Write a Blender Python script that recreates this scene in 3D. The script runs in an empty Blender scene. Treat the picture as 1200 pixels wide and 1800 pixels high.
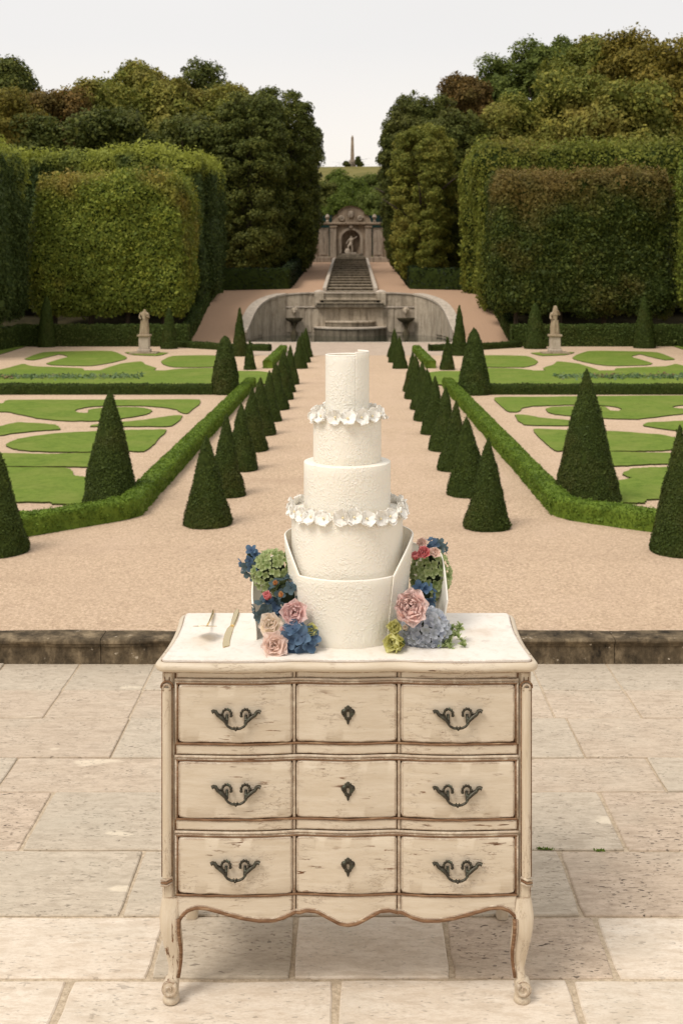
import bpy, bmesh, math, random
import numpy as np
from mathutils import Vector, Matrix, Euler

R_ = math.radians
rng = np.random.default_rng(7)
random.seed(7)
S = bpy.context.scene
COL = S.collection

# ---------------------------------------------------------------- camera, sky, sun, exposure
CZ, FP = 2.076, 2019.0            # eye height above the terrace, focal length in photo pixels
VX, VY = 617.0, 490.0             # vanishing point in the photo
GZ = -2.10                        # level of the garden below the terrace
cam_d = bpy.data.cameras.new('camera'); cam = bpy.data.objects.new('camera', cam_d); COL.objects.link(cam)
cam.location = (0, 0, CZ); cam.rotation_euler = (R_(90), 0, 0)
cam_d.sensor_width = 36; cam_d.sensor_fit = 'AUTO'; cam_d.lens = FP / 1800 * 36
cam_d.shift_x = -(VX - 600) / 1800; cam_d.shift_y = -(900 - VY) / 1800
cam_d.clip_start = 0.05; cam_d.clip_end = 3000
cam_d.dof.use_dof = True; cam_d.dof.focus_distance = 3.45; cam_d.dof.aperture_fstop = 9.0
S.camera = cam

W = bpy.data.worlds.new('World'); S.world = W; W.use_nodes = True
wn, wl = W.node_tree.nodes, W.node_tree.links
wn.clear()
SUN_EL, SUN_AZ = 56, -135          # elevation; azimuth from straight ahead (+Y), negative to the left
w_out = wn.new('ShaderNodeOutputWorld'); w_bg = wn.new('ShaderNodeBackground')
w_sky = wn.new('ShaderNodeTexSky'); w_sky.sky_type = 'NISHITA'; w_sky.sun_disc = False
w_sky.sun_elevation = R_(SUN_EL); w_sky.sun_rotation = R_(SUN_AZ)
w_sky.air_density = 1.0; w_sky.dust_density = 6.0; w_sky.ozone_density = 1.0
w_mix = wn.new('ShaderNodeMix'); w_mix.data_type = 'RGBA'; w_mix.inputs[0].default_value = 0.88
w_tc = wn.new('ShaderNodeTexCoord'); w_sep = wn.new('ShaderNodeSeparateXYZ')
w_ramp = wn.new('ShaderNodeValToRGB')   # closed cloud deck: warm low down, neutral overhead
e = w_ramp.color_ramp.elements
e[0].position = 0.0; e[0].color = (9.5, 8.6, 7.5, 1)
e[1].position = 0.2; e[1].color = (7.55, 7.35, 7.15, 1)
w_noise = wn.new('ShaderNodeTexNoise'); w_noise.inputs['Scale'].default_value = 1.6; w_noise.inputs['Detail'].default_value = 3
w_map = wn.new('ShaderNodeMapping'); w_map.inputs['Scale'].default_value = (1, 1, 3.5)
w_nr = wn.new('ShaderNodeMapRange'); w_nr.inputs[3].default_value = 0.94; w_nr.inputs[4].default_value = 1.05
w_mul = wn.new('ShaderNodeMix'); w_mul.data_type = 'RGBA'; w_mul.blend_type = 'MULTIPLY'; w_mul.inputs[0].default_value = 1.0
wl.new(w_tc.outputs['Generated'], w_sep.inputs[0]); wl.new(w_sep.outputs['Z'], w_ramp.inputs[0])
wl.new(w_tc.outputs['Generated'], w_map.inputs[0]); wl.new(w_map.outputs[0], w_noise.inputs['Vector'])
wl.new(w_noise.outputs['Fac'], w_nr.inputs[0])
wl.new(w_ramp.outputs[0], w_mul.inputs[6]); wl.new(w_nr.outputs[0], w_mul.inputs[7])
wl.new(w_sky.outputs[0], w_mix.inputs[6]); wl.new(w_mul.outputs[2], w_mix.inputs[7])
wl.new(w_mix.outputs[2], w_bg.inputs[0]); w_bg.inputs[1].default_value = 0.105
wl.new(w_bg.outputs[0], w_out.inputs[0])

sun_d = bpy.data.lights.new('sun', 'SUN'); sun_d.energy = 1.9; sun_d.angle = R_(22); sun_d.color = (1, 0.945, 0.87)
sun = bpy.data.objects.new('sun', sun_d); COL.objects.link(sun)
d = Vector((math.sin(R_(SUN_AZ)) * math.cos(R_(SUN_EL)), math.cos(R_(SUN_AZ)) * math.cos(R_(SUN_EL)), math.sin(R_(SUN_EL))))
sun.rotation_euler = d.to_track_quat('Z', 'Y').to_euler(); sun.location = d * 60
S.view_settings.view_transform = 'Standard'; S.view_settings.look = 'None'
S.view_settings.exposure = 0.28; S.view_settings.gamma = 1.0; S.view_settings.use_curve_mapping = False
S.cycles.max_bounces = 6; S.cycles.diffuse_bounces = 3; S.cycles.glossy_bounces = 3
S.cycles.transmission_bounces = 3; S.cycles.use_denoising = True
S.cycles.sample_clamp_indirect = 6

# ---------------------------------------------------------------- pixel <-> place
def X_(px, D): return (px - VX) * D / FP
def Z_(py, D): return CZ - (py - VY) * D / FP
def G_(px, py, z=GZ):
    D = (CZ - z) * FP / (py - VY)
    return (X_(px, D), D)
AX = -0.085                       # the garden's axis

# ---------------------------------------------------------------- helpers: objects
def tag(o, label=None, cat=None, group=None, kind=None):
    if label: o['label'] = label
    if cat: o['category'] = cat
    if group: o['group'] = group
    if kind: o['kind'] = kind
    return o
def link(o, parent=None):
    COL.objects.link(o)
    if parent is not None: o.parent = parent
    return o
def empty(name, loc=(0, 0, 0), rot=(0, 0, 0), parent=None):
    o = bpy.data.objects.new(name, None); o.location = loc; o.rotation_euler = rot
    o.empty_display_size = 0.1
    return link(o, parent)
def npmesh(name, V, Q, mat=None, smooth=False, ncore=0):
    V = np.asarray(V, dtype=np.float32); Q = np.asarray(Q, dtype=np.int32)
    me = bpy.data.meshes.new(name)
    me.vertices.add(len(V)); me.vertices.foreach_set('co', V.ravel())
    me.loops.add(Q.size); me.loops.foreach_set('vertex_index', Q.ravel())
    me.polygons.add(len(Q))
    k = Q.shape[1]
    me.polygons.foreach_set('loop_start', np.arange(0, Q.size, k, dtype=np.int32))
    me.polygons.foreach_set('loop_total', np.full(len(Q), k, dtype=np.int32))
    if smooth: me.polygons.foreach_set('use_smooth', np.ones(len(Q), dtype=bool))
    me.update(calc_edges=True); me.validate()
    if mat: me.materials.append(mat)
    if ncore:
        me.materials.append(M['twig']); mi = np.zeros(len(Q), dtype=np.int32); mi[:ncore] = 1; me.polygons.foreach_set('material_index', mi)
    return me
def place(name, me, parent=None, loc=(0, 0, 0), rot=(0, 0, 0), scale=(1, 1, 1)):
    o = bpy.data.objects.new(name, me); o.location = loc; o.rotation_euler = rot; o.scale = scale
    return link(o, parent)

class MB:
    """collects simple shapes into one mesh"""
    def __init__(s): s.v = []; s.f = []
    def add(s, vs, fs):
        b = len(s.v); s.v += [tuple(p) for p in vs]; s.f += [tuple(i + b for i in f) for f in fs]; return s
    def box(s, c, h, rz=0.0, taper=1.0):
        vs = []
        for dz in (-1, 1):
            k = taper if dz > 0 else 1.0
            for dx, dy in ((-1, -1), (1, -1), (1, 1), (-1, 1)):
                x, y = dx * h[0] * k, dy * h[1] * k
                vs.append((c[0] + x * math.cos(rz) - y * math.sin(rz), c[1] + x * math.sin(rz) + y * math.cos(rz), c[2] + dz * h[2]))
        return s.add(vs, [(3, 2, 1, 0), (4, 5, 6, 7), (0, 1, 5, 4), (1, 2, 6, 5), (2, 3, 7, 6), (3, 0, 4, 7)])
    def bx(s, x0, x1, y0, y1, z0, z1): return s.box(((x0 + x1) / 2, (y0 + y1) / 2, (z0 + z1) / 2), (abs(x1 - x0) / 2, abs(y1 - y0) / 2, abs(z1 - z0) / 2))
    def tube(s, pts, rad, n=8, cap=True, flat=None):
        pts = [Vector(p) for p in pts]; m = len(pts)
        if not hasattr(rad, '__len__'): rad = [rad] * m
        t0 = (pts[1] - pts[0]).normalized()
        up = Vector((0, 0, 1)) if abs(t0.z) < 0.9 else Vector((1, 0, 0))
        nrm = (up - t0 * up.dot(t0)).normalized()
        vs = []
        for i, p in enumerate(pts):
            t = (pts[min(i + 1, m - 1)] - pts[max(i - 1, 0)]).normalized()
            nrm = (nrm - t * nrm.dot(t)); nrm = nrm.normalized() if nrm.length > 1e-6 else Vector((0, 1, 0))
            b = t.cross(nrm)
            for k in range(n):
                a = 2 * math.pi * k / n
                vs.append(p + (nrm * math.cos(a) + b * math.sin(a) * (flat or 1)) * rad[i])
        fs = [(i * n + k, i * n + (k + 1) % n, (i + 1) * n + (k + 1) % n, (i + 1) * n + k) for i in range(m - 1) for k in range(n)]
        if cap: fs += [tuple(range(n - 1, -1, -1)), tuple((m - 1) * n + k for k in range(n))]
        return s.add(vs, fs)
    def lathe(s, prof, n=24, c=(0, 0, 0), cap=True, sx=1, sy=1):
        m = len(prof)
        vs = [(c[0] + r * sx * math.cos(2 * math.pi * k / n), c[1] + r * sy * math.sin(2 * math.pi * k / n), c[2] + z) for r, z in prof for k in range(n)]
        fs = [(i * n + k, i * n + (k + 1) % n, (i + 1) * n + (k + 1) % n, (i + 1) * n + k) for i in range(m - 1) for k in range(n)]
        if cap: fs += [tuple(range(n - 1, -1, -1)), tuple((m - 1) * n + k for k in range(n))]
        return s.add(vs, fs)
    def prism(s, poly, z0, z1, axis='z'):
        n = len(poly)
        if axis == 'z': vs = [(x, y, z0) for x, y in poly] + [(x, y, z1) for x, y in poly]
        else: vs = [(x, z0, y) for x, y in poly] + [(x, z1, y) for x, y in poly]
        fs = [(i, (i + 1) % n, n + (i + 1) % n, n + i) for i in range(n)] + [tuple(range(n - 1, -1, -1)), tuple(range(n, 2 * n))]
        return s.add(vs, fs)
    def grid(s, P):
        """P: rows of points"""
        r, c = len(P), len(P[0])
        return s.add([p for row in P for p in row], [(i * c + j, i * c + j + 1, (i + 1) * c + j + 1, (i + 1) * c + j) for i in range(r - 1) for j in range(c - 1)])
    def mesh(s, name, mat=None, smooth=False, bevel=0.0, fix=True):
        me = bpy.data.meshes.new(name); me.from_pydata(s.v, [], s.f)
        bm = bmesh.new(); bm.from_mesh(me)
        if fix: bmesh.ops.recalc_face_normals(bm, faces=bm.faces)
        if bevel > 0: bmesh.ops.bevel(bm, geom=list(bm.edges), offset=bevel, segments=1, affect='EDGES', clamp_overlap=True)
        bm.to_mesh(me); bm.free()
        if smooth:
            for p in me.polygons: p.use_smooth = True
        if mat: me.materials.append(mat)
        return me
    def obj(s, name, mat=None, parent=None, smooth=False, bevel=0.0, loc=(0, 0, 0), rot=(0, 0, 0), fix=True):
        return place(name, s.mesh(name, mat, smooth, bevel, fix), parent, loc, rot)
def auto_smooth(o, ang=40):
    for p in o.data.polygons: p.use_smooth = True
    o.data.set_sharp_from_angle(angle=R_(ang))
    return o

# ---------------------------------------------------------------- helpers: noise and leaves (numpy)
def vnoise(P, scale, seed=0):
    P = np.asarray(P, float) * scale + seed * 17.31
    i = np.floor(P).astype(np.int64); f = P - i; f = f * f * (3 - 2 * f)
    def h(a, b, c):
        n = (a * 374761393 + b * 668265263 + c * 2147483647 + seed * 1013904223) & 0xFFFFFFFF
        n = ((n ^ (n >> 13)) * 1274126177) & 0xFFFFFFFF
        return ((n ^ (n >> 16)) & 0xFFFF) / 65535.0
    out = 0
    for a in (0, 1):
        for b in (0, 1):
            for c in (0, 1):
                w = (f[:, 0] if a else 1 - f[:, 0]) * (f[:, 1] if b else 1 - f[:, 1]) * (f[:, 2] if c else 1 - f[:, 2])
                out = out + w * h(i[:, 0] + a, i[:, 1] + b, i[:, 2] + c)
    return out * 2 - 1
def nz(v): return v / np.maximum(np.linalg.norm(v, axis=1, keepdims=True), 1e-9)
def leaf_quads(P, N, size, tilt=0.7, aspect=0.55, r=rng, curl=0.0):
    n = len(P)
    N = nz(N + r.normal(size=(n, 3)) * tilt)
    T = r.normal(size=(n, 3)); T = nz(T - N * np.sum(T * N, 1, keepdims=True)); B = np.cross(N, T)
    s = (size * np.exp(r.normal(0, 0.33, n)))[:, None]
    V = np.stack([P - T * s * 0.5, P + B * s * aspect * 0.5 + N * s * curl, P + T * s * 0.5, P - B * s * aspect * 0.5 + N * s * curl], 1).reshape(-1, 3)
    return V, np.arange(4 * n).reshape(-1, 4)
def join(*parts):
    V, Q, b = [], [], 0
    for v, q in parts:
        V.append(v); Q.append(q + b); b += len(v)
    return np.concatenate(V), np.concatenate(Q)
def gridq(r, c, wrap=False):
    i, j = np.meshgrid(np.arange(r - 1), np.arange(c if wrap else c - 1), indexing='ij')
    j2 = (j + 1) % c
    return np.stack([i * c + j, i * c + j2, (i + 1) * c + j2, (i + 1) * c + j], -1).reshape(-1, 4)

# ---------------------------------------------------------------- materials
def lin(c):
    if isinstance(c, str):
        c = c.lstrip('#'); c = [int(c[i:i + 2], 16) / 255 for i in (0, 2, 4)]
        c = [x / 12.92 if x <= 0.04045 else ((x + 0.055) / 1.055) ** 2.4 for x in c]
    return (*c[:3], 1)
class Mat:
    def __init__(s, name, rough=0.8, spec=0.3):
        s.m = bpy.data.materials.new(name); s.m.use_nodes = True
        s.n, s.l = s.m.node_tree.nodes, s.m.node_tree.links
        s.bsdf = s.n['Principled BSDF']; s.bsdf.inputs['Roughness'].default_value = rough
        s.bsdf.inputs['Specular IOR Level'].default_value = spec
        s.tc = s.n.new('ShaderNodeTexCoord')
    def co(s, kind='Object', scale=(1, 1, 1), rot=(0, 0, 0), loc=(0, 0, 0)):
        mp = s.n.new('ShaderNodeMapping'); mp.inputs['Scale'].default_value = scale
        mp.inputs['Rotation'].default_value = rot; mp.inputs['Location'].default_value = loc
        if kind == 'World':
            g = s.n.new('ShaderNodeNewGeometry'); s.l.new(g.outputs['Position'], mp.inputs[0])
        else: s.l.new(s.tc.outputs[kind], mp.inputs[0])
        return mp.outputs[0]
    def noise(s, co, scale, detail=4, rough=0.55, dist=0.0):
        t = s.n.new('ShaderNodeTexNoise'); s.l.new(co, t.inputs['Vector'])
        t.inputs['Scale'].default_value = scale; t.inputs['Detail'].default_value = detail
        t.inputs['Roughness'].default_value = rough; t.inputs['Distortion'].default_value = dist
        return t.outputs['Fac']
    def vor(s, co, scale, feature='F1', out='Distance', rand=1.0):
        t = s.n.new('ShaderNodeTexVoronoi'); s.l.new(co, t.inputs['Vector']); t.feature = feature
        t.inputs['Scale'].default_value = scale; t.inputs['Randomness'].default_value = rand
        return t.outputs[out]
    def rng(s, v, a, b, c=0.0, d=1.0):
        t = s.n.new('ShaderNodeMapRange'); s.l.new(v, t.inputs[0])
        for i, x in enumerate((a, b, c, d)): t.inputs[i + 1].default_value = x
        return t.outputs[0]
    def ramp(s, v, stops):
        t = s.n.new('ShaderNodeValToRGB'); s.l.new(v, t.inputs[0]); el = t.color_ramp.elements
        while len(el) < len(stops): el.new(0.5)
        for e_, (p, c) in zip(el, stops): e_.position = p; e_.color = lin(c)
        return t.outputs[0]
    def mix(s, f, a, b, mode='MIX'):
        t = s.n.new('ShaderNodeMix'); t.data_type = 'RGBA'; t.blend_type = mode
        for i, x in ((0, f), (6, a), (7, b)):
            if hasattr(x, 'links'): s.l.new(x, t.inputs[i])
            elif i == 0: t.inputs[0].default_value = x
            else: t.inputs[i].default_value = lin(x)
        return t.outputs[2]
    def math(s, op, a, b=None):
        t = s.n.new('ShaderNodeMath'); t.operation = op
        for i, x in ((0, a), (1, b)):
            if x is None: continue
            if hasattr(x, 'links'): s.l.new(x, t.inputs[i])
            else: t.inputs[i].default_value = x
        return t.outputs[0]
    def orand(s):
        return s.n.new('ShaderNodeObjectInfo').outputs['Random']
    def irand(s):
        return s.n.new('ShaderNodeNewGeometry').outputs['Random Per Island']
    def color(s, c):
        if hasattr(c, 'links'): s.l.new(c, s.bsdf.inputs['Base Color'])
        else: s.bsdf.inputs['Base Color'].default_value = lin(c)
        return s
    def bump(s, h, strength=0.5, dist=0.01):
        t = s.n.new('ShaderNodeBump'); t.inputs['Strength'].default_value = strength; t.inputs['Distance'].default_value = dist
        s.l.new(h, t.inputs['Height'])
        prev = s.bsdf.inputs['Normal'].links
        if prev: s.l.new(prev[0].from_socket, t.inputs['Normal'])
        s.l.new(t.outputs[0], s.bsdf.inputs['Normal']); return s
    def set(s, **k):
        for a, b in k.items(): s.bsdf.inputs[a.replace('_', ' ')].default_value = b
        return s

def foliage(name, dark, mid, light, tint=None, tint_amt=0.5, nscale=0.35, trans=0.25, tlo=0.5, thi=0.75, zt=0.0):
    m = Mat(name, rough=0.6, spec=0.15)
    c = m.ramp(m.irand(), [(0.0, dark), (0.55, mid), (1.0, light)])
    big = m.noise(m.co('World', (1, 1, 1)), nscale * 2.2, 3)
    c = m.mix(m.rng(big, 0.35, 0.65, 0.6, 0.0), c, dark)
    c = m.mix(m.rng(m.orand(), 0, 1, 0, 0.28), c, dark)
    if tint:
        n = m.noise(m.co('World', (1, 1, 1)), nscale, 3)
        if zt:   # autumn colour on the upper shoots, or sunlight painted in by a bright tint
            sp = m.n.new('ShaderNodeSeparateXYZ'); m.l.new(m.tc.outputs['Generated'], sp.inputs[0])
            n = m.math('ADD', n, m.rng(sp.outputs['Z'], 0.55, 1.0, -zt * 0.45, zt))
        c = m.mix(m.rng(n, tlo, thi, 0, tint_amt), c, tint)
    m.color(c)
    if trans:
        tr = m.n.new('ShaderNodeBsdfTranslucent'); mx = m.n.new('ShaderNodeMixShader'); mx.inputs[0].default_value = trans
        m.l.new(c, tr.inputs[0]); m.l.new(m.bsdf.outputs[0], mx.inputs[1]); m.l.new(tr.outputs[0], mx.inputs[2])
        m.l.new(mx.outputs[0], m.n['Material Output'].inputs[0])
    return m.m

M = {}
# gravel
m = Mat('gravel', 0.95, 0.1); co = m.co('World')
c = m.ramp(m.noise(co, 26, 5, 0.8), [(0.34, (0.29, 0.20, 0.135)), (0.5, (0.545, 0.40, 0.27)), (0.66, (0.80, 0.62, 0.445))])
c = m.mix(m.rng(m.noise(co, 0.35, 5), 0.35, 0.7, 0, 0.4), c, (0.57, 0.42, 0.30))
c = m.mix(m.rng(m.noise(m.co('World', (0.5, 1.4, 1)), 0.55, 5, 0.65), 0.52, 0.75, 0, 0.45), c, (0.41, 0.29, 0.20))
c = m.mix(m.rng(m.noise(m.co('World', (1, 0.35, 1)), 1.1, 4), 0.5, 0.8, 0, 0.35), c, (0.64, 0.48, 0.36))
c = m.mix(m.rng(m.vor(co, 22, 'F1'), 0.0, 0.16, 0.5, 0.0), c, (0.30, 0.20, 0.13))
m.color(c).bump(m.noise(co, 26, 5, 0.8), 0.7, 0.03).bump(m.noise(co, 2.5, 3), 0.25, 0.05); M['gravel'] = m.m
m = Mat('ramp_gravel', 0.95, 0.1); co = m.co('World')
c = m.ramp(m.noise(co, 20, 3, 0.7), [(0.25, (0.32, 0.20, 0.125)), (0.75, (0.55, 0.37, 0.25))])
c = m.mix(m.rng(m.noise(co, 0.5, 5), 0.35, 0.7, 0, 0.5), c, (0.45, 0.29, 0.19))
m.color(c).bump(m.noise(co, 20, 3), 0.4, 0.03); M['ramp_gravel'] = m.m
# lawn
m = Mat('lawn', 0.9, 0.1); co = m.co('World')
c = m.ramp(m.noise(co, 7, 6, 0.8), [(0.3, (0.10, 0.160, 0.020)), (0.7, (0.20, 0.268, 0.046))])
c = m.mix(m.rng(m.noise(co, 0.8, 4), 0.45, 0.75, 0, 0.55), c, (0.25, 0.265, 0.065))
c = m.mix(m.rng(m.noise(co, 2.6, 5, 0.7), 0.5, 0.72, 0, 0.6), c, (0.075, 0.135, 0.014))
m.color(c).bump(m.noise(m.co('World', (1, 1, 1)), 40, 3), 0.8, 0.03); M['lawn'] = m.m
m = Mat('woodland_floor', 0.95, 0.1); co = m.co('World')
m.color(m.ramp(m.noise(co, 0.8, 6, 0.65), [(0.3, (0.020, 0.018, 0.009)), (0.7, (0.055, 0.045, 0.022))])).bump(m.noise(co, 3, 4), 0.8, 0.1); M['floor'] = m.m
m = Mat('rough_grass', 0.95, 0.1); co = m.co('World')
c = m.ramp(m.noise(co, 0.25, 6, 0.65), [(0.3, (0.11, 0.105, 0.028)), (0.7, (0.21, 0.175, 0.06))])
m.color(c).bump(m.noise(co, 1.5, 4), 0.8, 0.3); M['rough_grass'] = m.m
m = Mat('shaded_turf_edge', 0.95, 0.1); m.color(m.ramp(m.noise(m.co('World'), 25, 3), [(0.35, (0.028, 0.030, 0.010)), (0.7, (0.07, 0.075, 0.02))])); M['soil_shade'] = m.m  # dark soil of the turf edge, with its shadow put into the colour
# paving stone: four real stone colours, pits and blotches of their own
def paving(name, a, b, stain, pit_amt, blotch):
    m = Mat(name, 0.85, 0.2)
    mp = m.co('Object', (1, 1, 1)); off = m.n.new('ShaderNodeVectorMath'); off.operation = 'ADD'
    oi = m.n.new('ShaderNodeObjectInfo'); sc = m.n.new('ShaderNodeVectorMath'); sc.operation = 'SCALE'; sc.inputs[3].default_value = 37
    cmb = m.n.new('ShaderNodeCombineXYZ'); m.l.new(oi.outputs['Random'], cmb.inputs[0]); m.l.new(oi.outputs['Random'], cmb.inputs[1])
    m.l.new(cmb.outputs[0], sc.inputs[0]); m.l.new(mp, off.inputs[0]); m.l.new(sc.outputs[0], off.inputs[1]); co = off.outputs[0]
    st = m.n.new('ShaderNodeMapping'); st.inputs['Scale'].default_value = (1, 2.6, 1); m.l.new(co, st.inputs[0]); cs = st.outputs[0]
    c = m.mix(m.rng(m.noise(cs, 5, 6, 0.65), 0.3, 0.7), a, b)
    c = m.mix(m.rng(oi.outputs['Random'], 0, 1, 0, 0.22), c, stain)
    c = m.mix(m.rng(m.noise(cs, 13, 6, 0.78), 0.46, 0.66, 0, 0.8), c, stain)
    c = m.mix(m.rng(m.noise(cs, 55, 4, 0.8), 0.48, 0.66, 0, 0.5), c, stain)
    c = m.mix(m.rng(m.noise(cs, 7, 5, 0.7, 0.5), 0.52, 0.62, 0, 0.45), c, stain)
    c = m.mix(m.rng(m.noise(co, 2.2, 4), 0.5, 0.7, 0, 0.35), c, (0.45, 0.405, 0.32))
    if blotch: c = m.mix(m.rng(m.noise(cs, 3.6, 3, 0.5, 0.4), 0.66, 0.72, 0, blotch), c, (0.80, 0.70, 0.54))
    pit = m.math('MULTIPLY', m.rng(m.noise(cs, 42, 2, 0.5), 0.61, 0.66), m.rng(m.noise(co, 5, 3), 0.42, 0.56))
    pit2 = m.rng(m.noise(cs, 22, 2, 0.5, 0.6), 0.70, 0.72)
    pits = m.math('MAXIMUM', m.math('MULTIPLY', pit, pit_amt), m.math('MULTIPLY', pit2, min(1, pit_amt * 1.2)))
    c = m.mix(pits, c, (0.13, 0.10, 0.075))
    m.color(c).bump(m.noise(cs, 30, 5, 0.7), 0.35, 0.006).bump(m.math('SUBTRACT', 1.0, pits), 0.6, 0.006)
    return m.m
M['stone_white'] = paving('pale_limestone', (0.67, 0.57, 0.455), (0.77, 0.685, 0.575), (0.53, 0.43, 0.325), 0.30, 0)
M['stone_beige'] = paving('beige_limestone', (0.52, 0.42, 0.315), (0.62, 0.515, 0.40), (0.37, 0.29, 0.215), 0.50, 0.45)
M['stone_grey'] = paving('grey_limestone', (0.50, 0.43, 0.335), (0.60, 0.515, 0.405), (0.37, 0.305, 0.23), 0.50, 0.5)
M['stone_pitted'] = paving('pitted_limestone', (0.52, 0.415, 0.31), (0.63, 0.51, 0.395), (0.34, 0.26, 0.19), 0.9, 0.2)
m = Mat('mortar', 0.95, 0.1); co = m.co('World')
m.color(m.ramp(m.noise(co, 60, 4, 0.7), [(0.3, (0.36, 0.285, 0.20)), (0.7, (0.62, 0.51, 0.375))])).bump(m.noise(co, 80, 3), 0.6, 0.01); M['mortar'] = m.m
# dark lichen kerb
m = Mat('lichen_kerb', 0.95, 0.1); co = m.co('World')
c = m.ramp(m.noise(m.co('World', (1, 1, 0.6)), 9, 6, 0.7), [(0.32, (0.022, 0.018, 0.013)), (0.50, (0.11, 0.083, 0.052)), (0.68, (0.28, 0.215, 0.135))])
c = m.mix(m.rng(m.noise(co, 3.0, 5, 0.6), 0.5, 0.7, 0, 0.7), c, (0.10, 0.075, 0.045))
c = m.mix(m.rng(m.noise(co, 26, 3), 0.68, 0.74, 0, 0.8), c, (0.55, 0.47, 0.36))
m.color(c).bump(m.noise(co, 40, 5, 0.7), 0.6, 0.012); M['kerb'] = m.m
# old garden stone
def oldstone(name, a, b, dark, k=1.0, sc=1.0):
    m = Mat(name, 0.9, 0.15); co = m.co('World'); st = m.co('World', (1.6, 1.6, 0.22))
    c = m.mix(m.rng(m.noise(co, 1.3 * sc, 6, 0.65), 0.3, 0.7), a, b)
    c = m.mix(m.rng(m.noise(st, 2.2 * sc, 5, 0.6), 0.45, 0.72, 0, 0.85 * k), c, dark)
    c = m.mix(m.rng(m.noise(co, 5 * sc, 4), 0.55, 0.75, 0, 0.5 * k), c, dark)
    m.color(c).bump(m.noise(co, 6 * sc, 5), 0.6, 0.05); return m.m
M['fountain'] = oldstone('weathered_fountain_stone', (0.40, 0.33, 0.245), (0.54, 0.46, 0.355), (0.13, 0.10, 0.07), 0.8)
M['coping'] = oldstone('pale_coping_stone', (0.46, 0.39, 0.31), (0.58, 0.50, 0.41), (0.22, 0.18, 0.14), 0.6)
M['stair'] = oldstone('dark_stair_stone', (0.17, 0.14, 0.10), (0.28, 0.235, 0.175), (0.045, 0.038, 0.026))  # step bodies and basins, darker than the nosings
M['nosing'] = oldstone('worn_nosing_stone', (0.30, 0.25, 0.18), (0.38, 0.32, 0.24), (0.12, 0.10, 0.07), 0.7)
M['niche'] = oldstone('warm_niche_stone', (0.26, 0.195, 0.135), (0.37, 0.29, 0.21), (0.10, 0.075, 0.052), 1.0)
M['niche_pale'] = oldstone('pale_niche_stone', (0.33, 0.265, 0.20), (0.44, 0.365, 0.285), (0.13, 0.10, 0.075), 1.0)
M['statue'] = oldstone('lichen_statue_stone', (0.30, 0.225, 0.14), (0.42, 0.34, 0.235), (0.14, 0.10, 0.06), 0.8, 3)
M['marble'] = oldstone('pale_marble', (0.44, 0.36, 0.28), (0.54, 0.465, 0.375), (0.24, 0.18, 0.13), 0.7, 3)
M['moss_shade'] = oldstone('moss_and_shade_stone', (0.07, 0.055, 0.035), (0.12, 0.10, 0.06), (0.025, 0.022, 0.014), 0.8, 2)  # moss on the bowls; the arcade backs borrow it as painted shade
M['forecourt'] = oldstone('pale_forecourt_stone', (0.45, 0.35, 0.27), (0.55, 0.44, 0.34), (0.34, 0.26, 0.2), 0.6, 0.8)
m = Mat('water', 0.06, 0.5).color((0.020, 0.030, 0.018)); m.bump(m.noise(m.co('World'), 3, 3), 0.15, 0.02); M['water'] = m.m
m = Mat('bark', 0.9, 0.1); m.color(m.ramp(m.noise(m.co('Object', (3, 3, 0.6)), 3, 5), [(0.3, (0.03, 0.024, 0.017)), (0.7, (0.09, 0.07, 0.05))])); M['bark'] = m.m
m = Mat('green_screen', 0.8, 0.2); m.color((0.008, 0.03, 0.026)); M['screen'] = m.m
# foliage
m = Mat('twiggy_inside', 0.95, 0.05); m.color(m.ramp(m.noise(m.co('World'), 14, 3), [(0.3, (0.016, 0.024, 0.006)), (0.7, (0.040, 0.056, 0.012))])); M['twig'] = m.m
M['yew'] = foliage('yew', (0.034, 0.052, 0.009), (0.054, 0.080, 0.014), (0.088, 0.122, 0.021), (0.095, 0.080, 0.022), 0.5, 0.9, 0.15)
M['box'] = foliage('box_hedge_leaf', (0.0733, 0.1232, 0.0132), (0.1466, 0.2268, 0.0264), (0.2419, 0.3369, 0.0420), None, 0, 1.2, 0.25)
M['low_hedge'] = foliage('dull_low_hedge_leaf', (0.0468, 0.0749, 0.0156), (0.0858, 0.1217, 0.0265), (0.1326, 0.1716, 0.0390), (0.1326, 0.0936, 0.0312), 0.5, 0.3, 0.2)
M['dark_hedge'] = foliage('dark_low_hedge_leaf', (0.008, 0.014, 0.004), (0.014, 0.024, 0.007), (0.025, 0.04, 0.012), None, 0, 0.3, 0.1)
M['hornbeam'] = foliage('hornbeam', (0.1037, 0.1370, 0.0211), (0.2221, 0.2685, 0.0368), (0.4145, 0.4249, 0.0659), (0.4886, 0.2879, 0.0841), 0.7, 0.16, 0.3, 0.52, 0.75, 0.16)
M['hornbeam_dark'] = foliage('russet_hornbeam', (0.0308, 0.0473, 0.0092), (0.0693, 0.0910, 0.0154), (0.1309, 0.1547, 0.0277), (0.2002, 0.1365, 0.0385), 0.85, 0.17, 0.25, 0.50, 0.72, 0.20)
M['hornbeam_fresh'] = foliage('fresh_hornbeam', (0.1069, 0.1267, 0.0205), (0.2135, 0.2376, 0.0342), (0.3687, 0.3642, 0.0683), (0.3105, 0.1822, 0.0598), 0.5, 0.2, 0.35, 0.52, 0.72, 0.08)
M['hornbeam_sunlit_top'] = foliage('sunlit_top_hornbeam', (0.0455, 0.0696, 0.0198), (0.0910, 0.1260, 0.0352), (0.1495, 0.1920, 0.0528), (0.3250, 0.3480, 0.0550), 0.9, 0.3, 0.35, 0.58, 0.72, 0.42)  # darker flanks and sunlit yellow-green top are painted into the leaf colour
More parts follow.
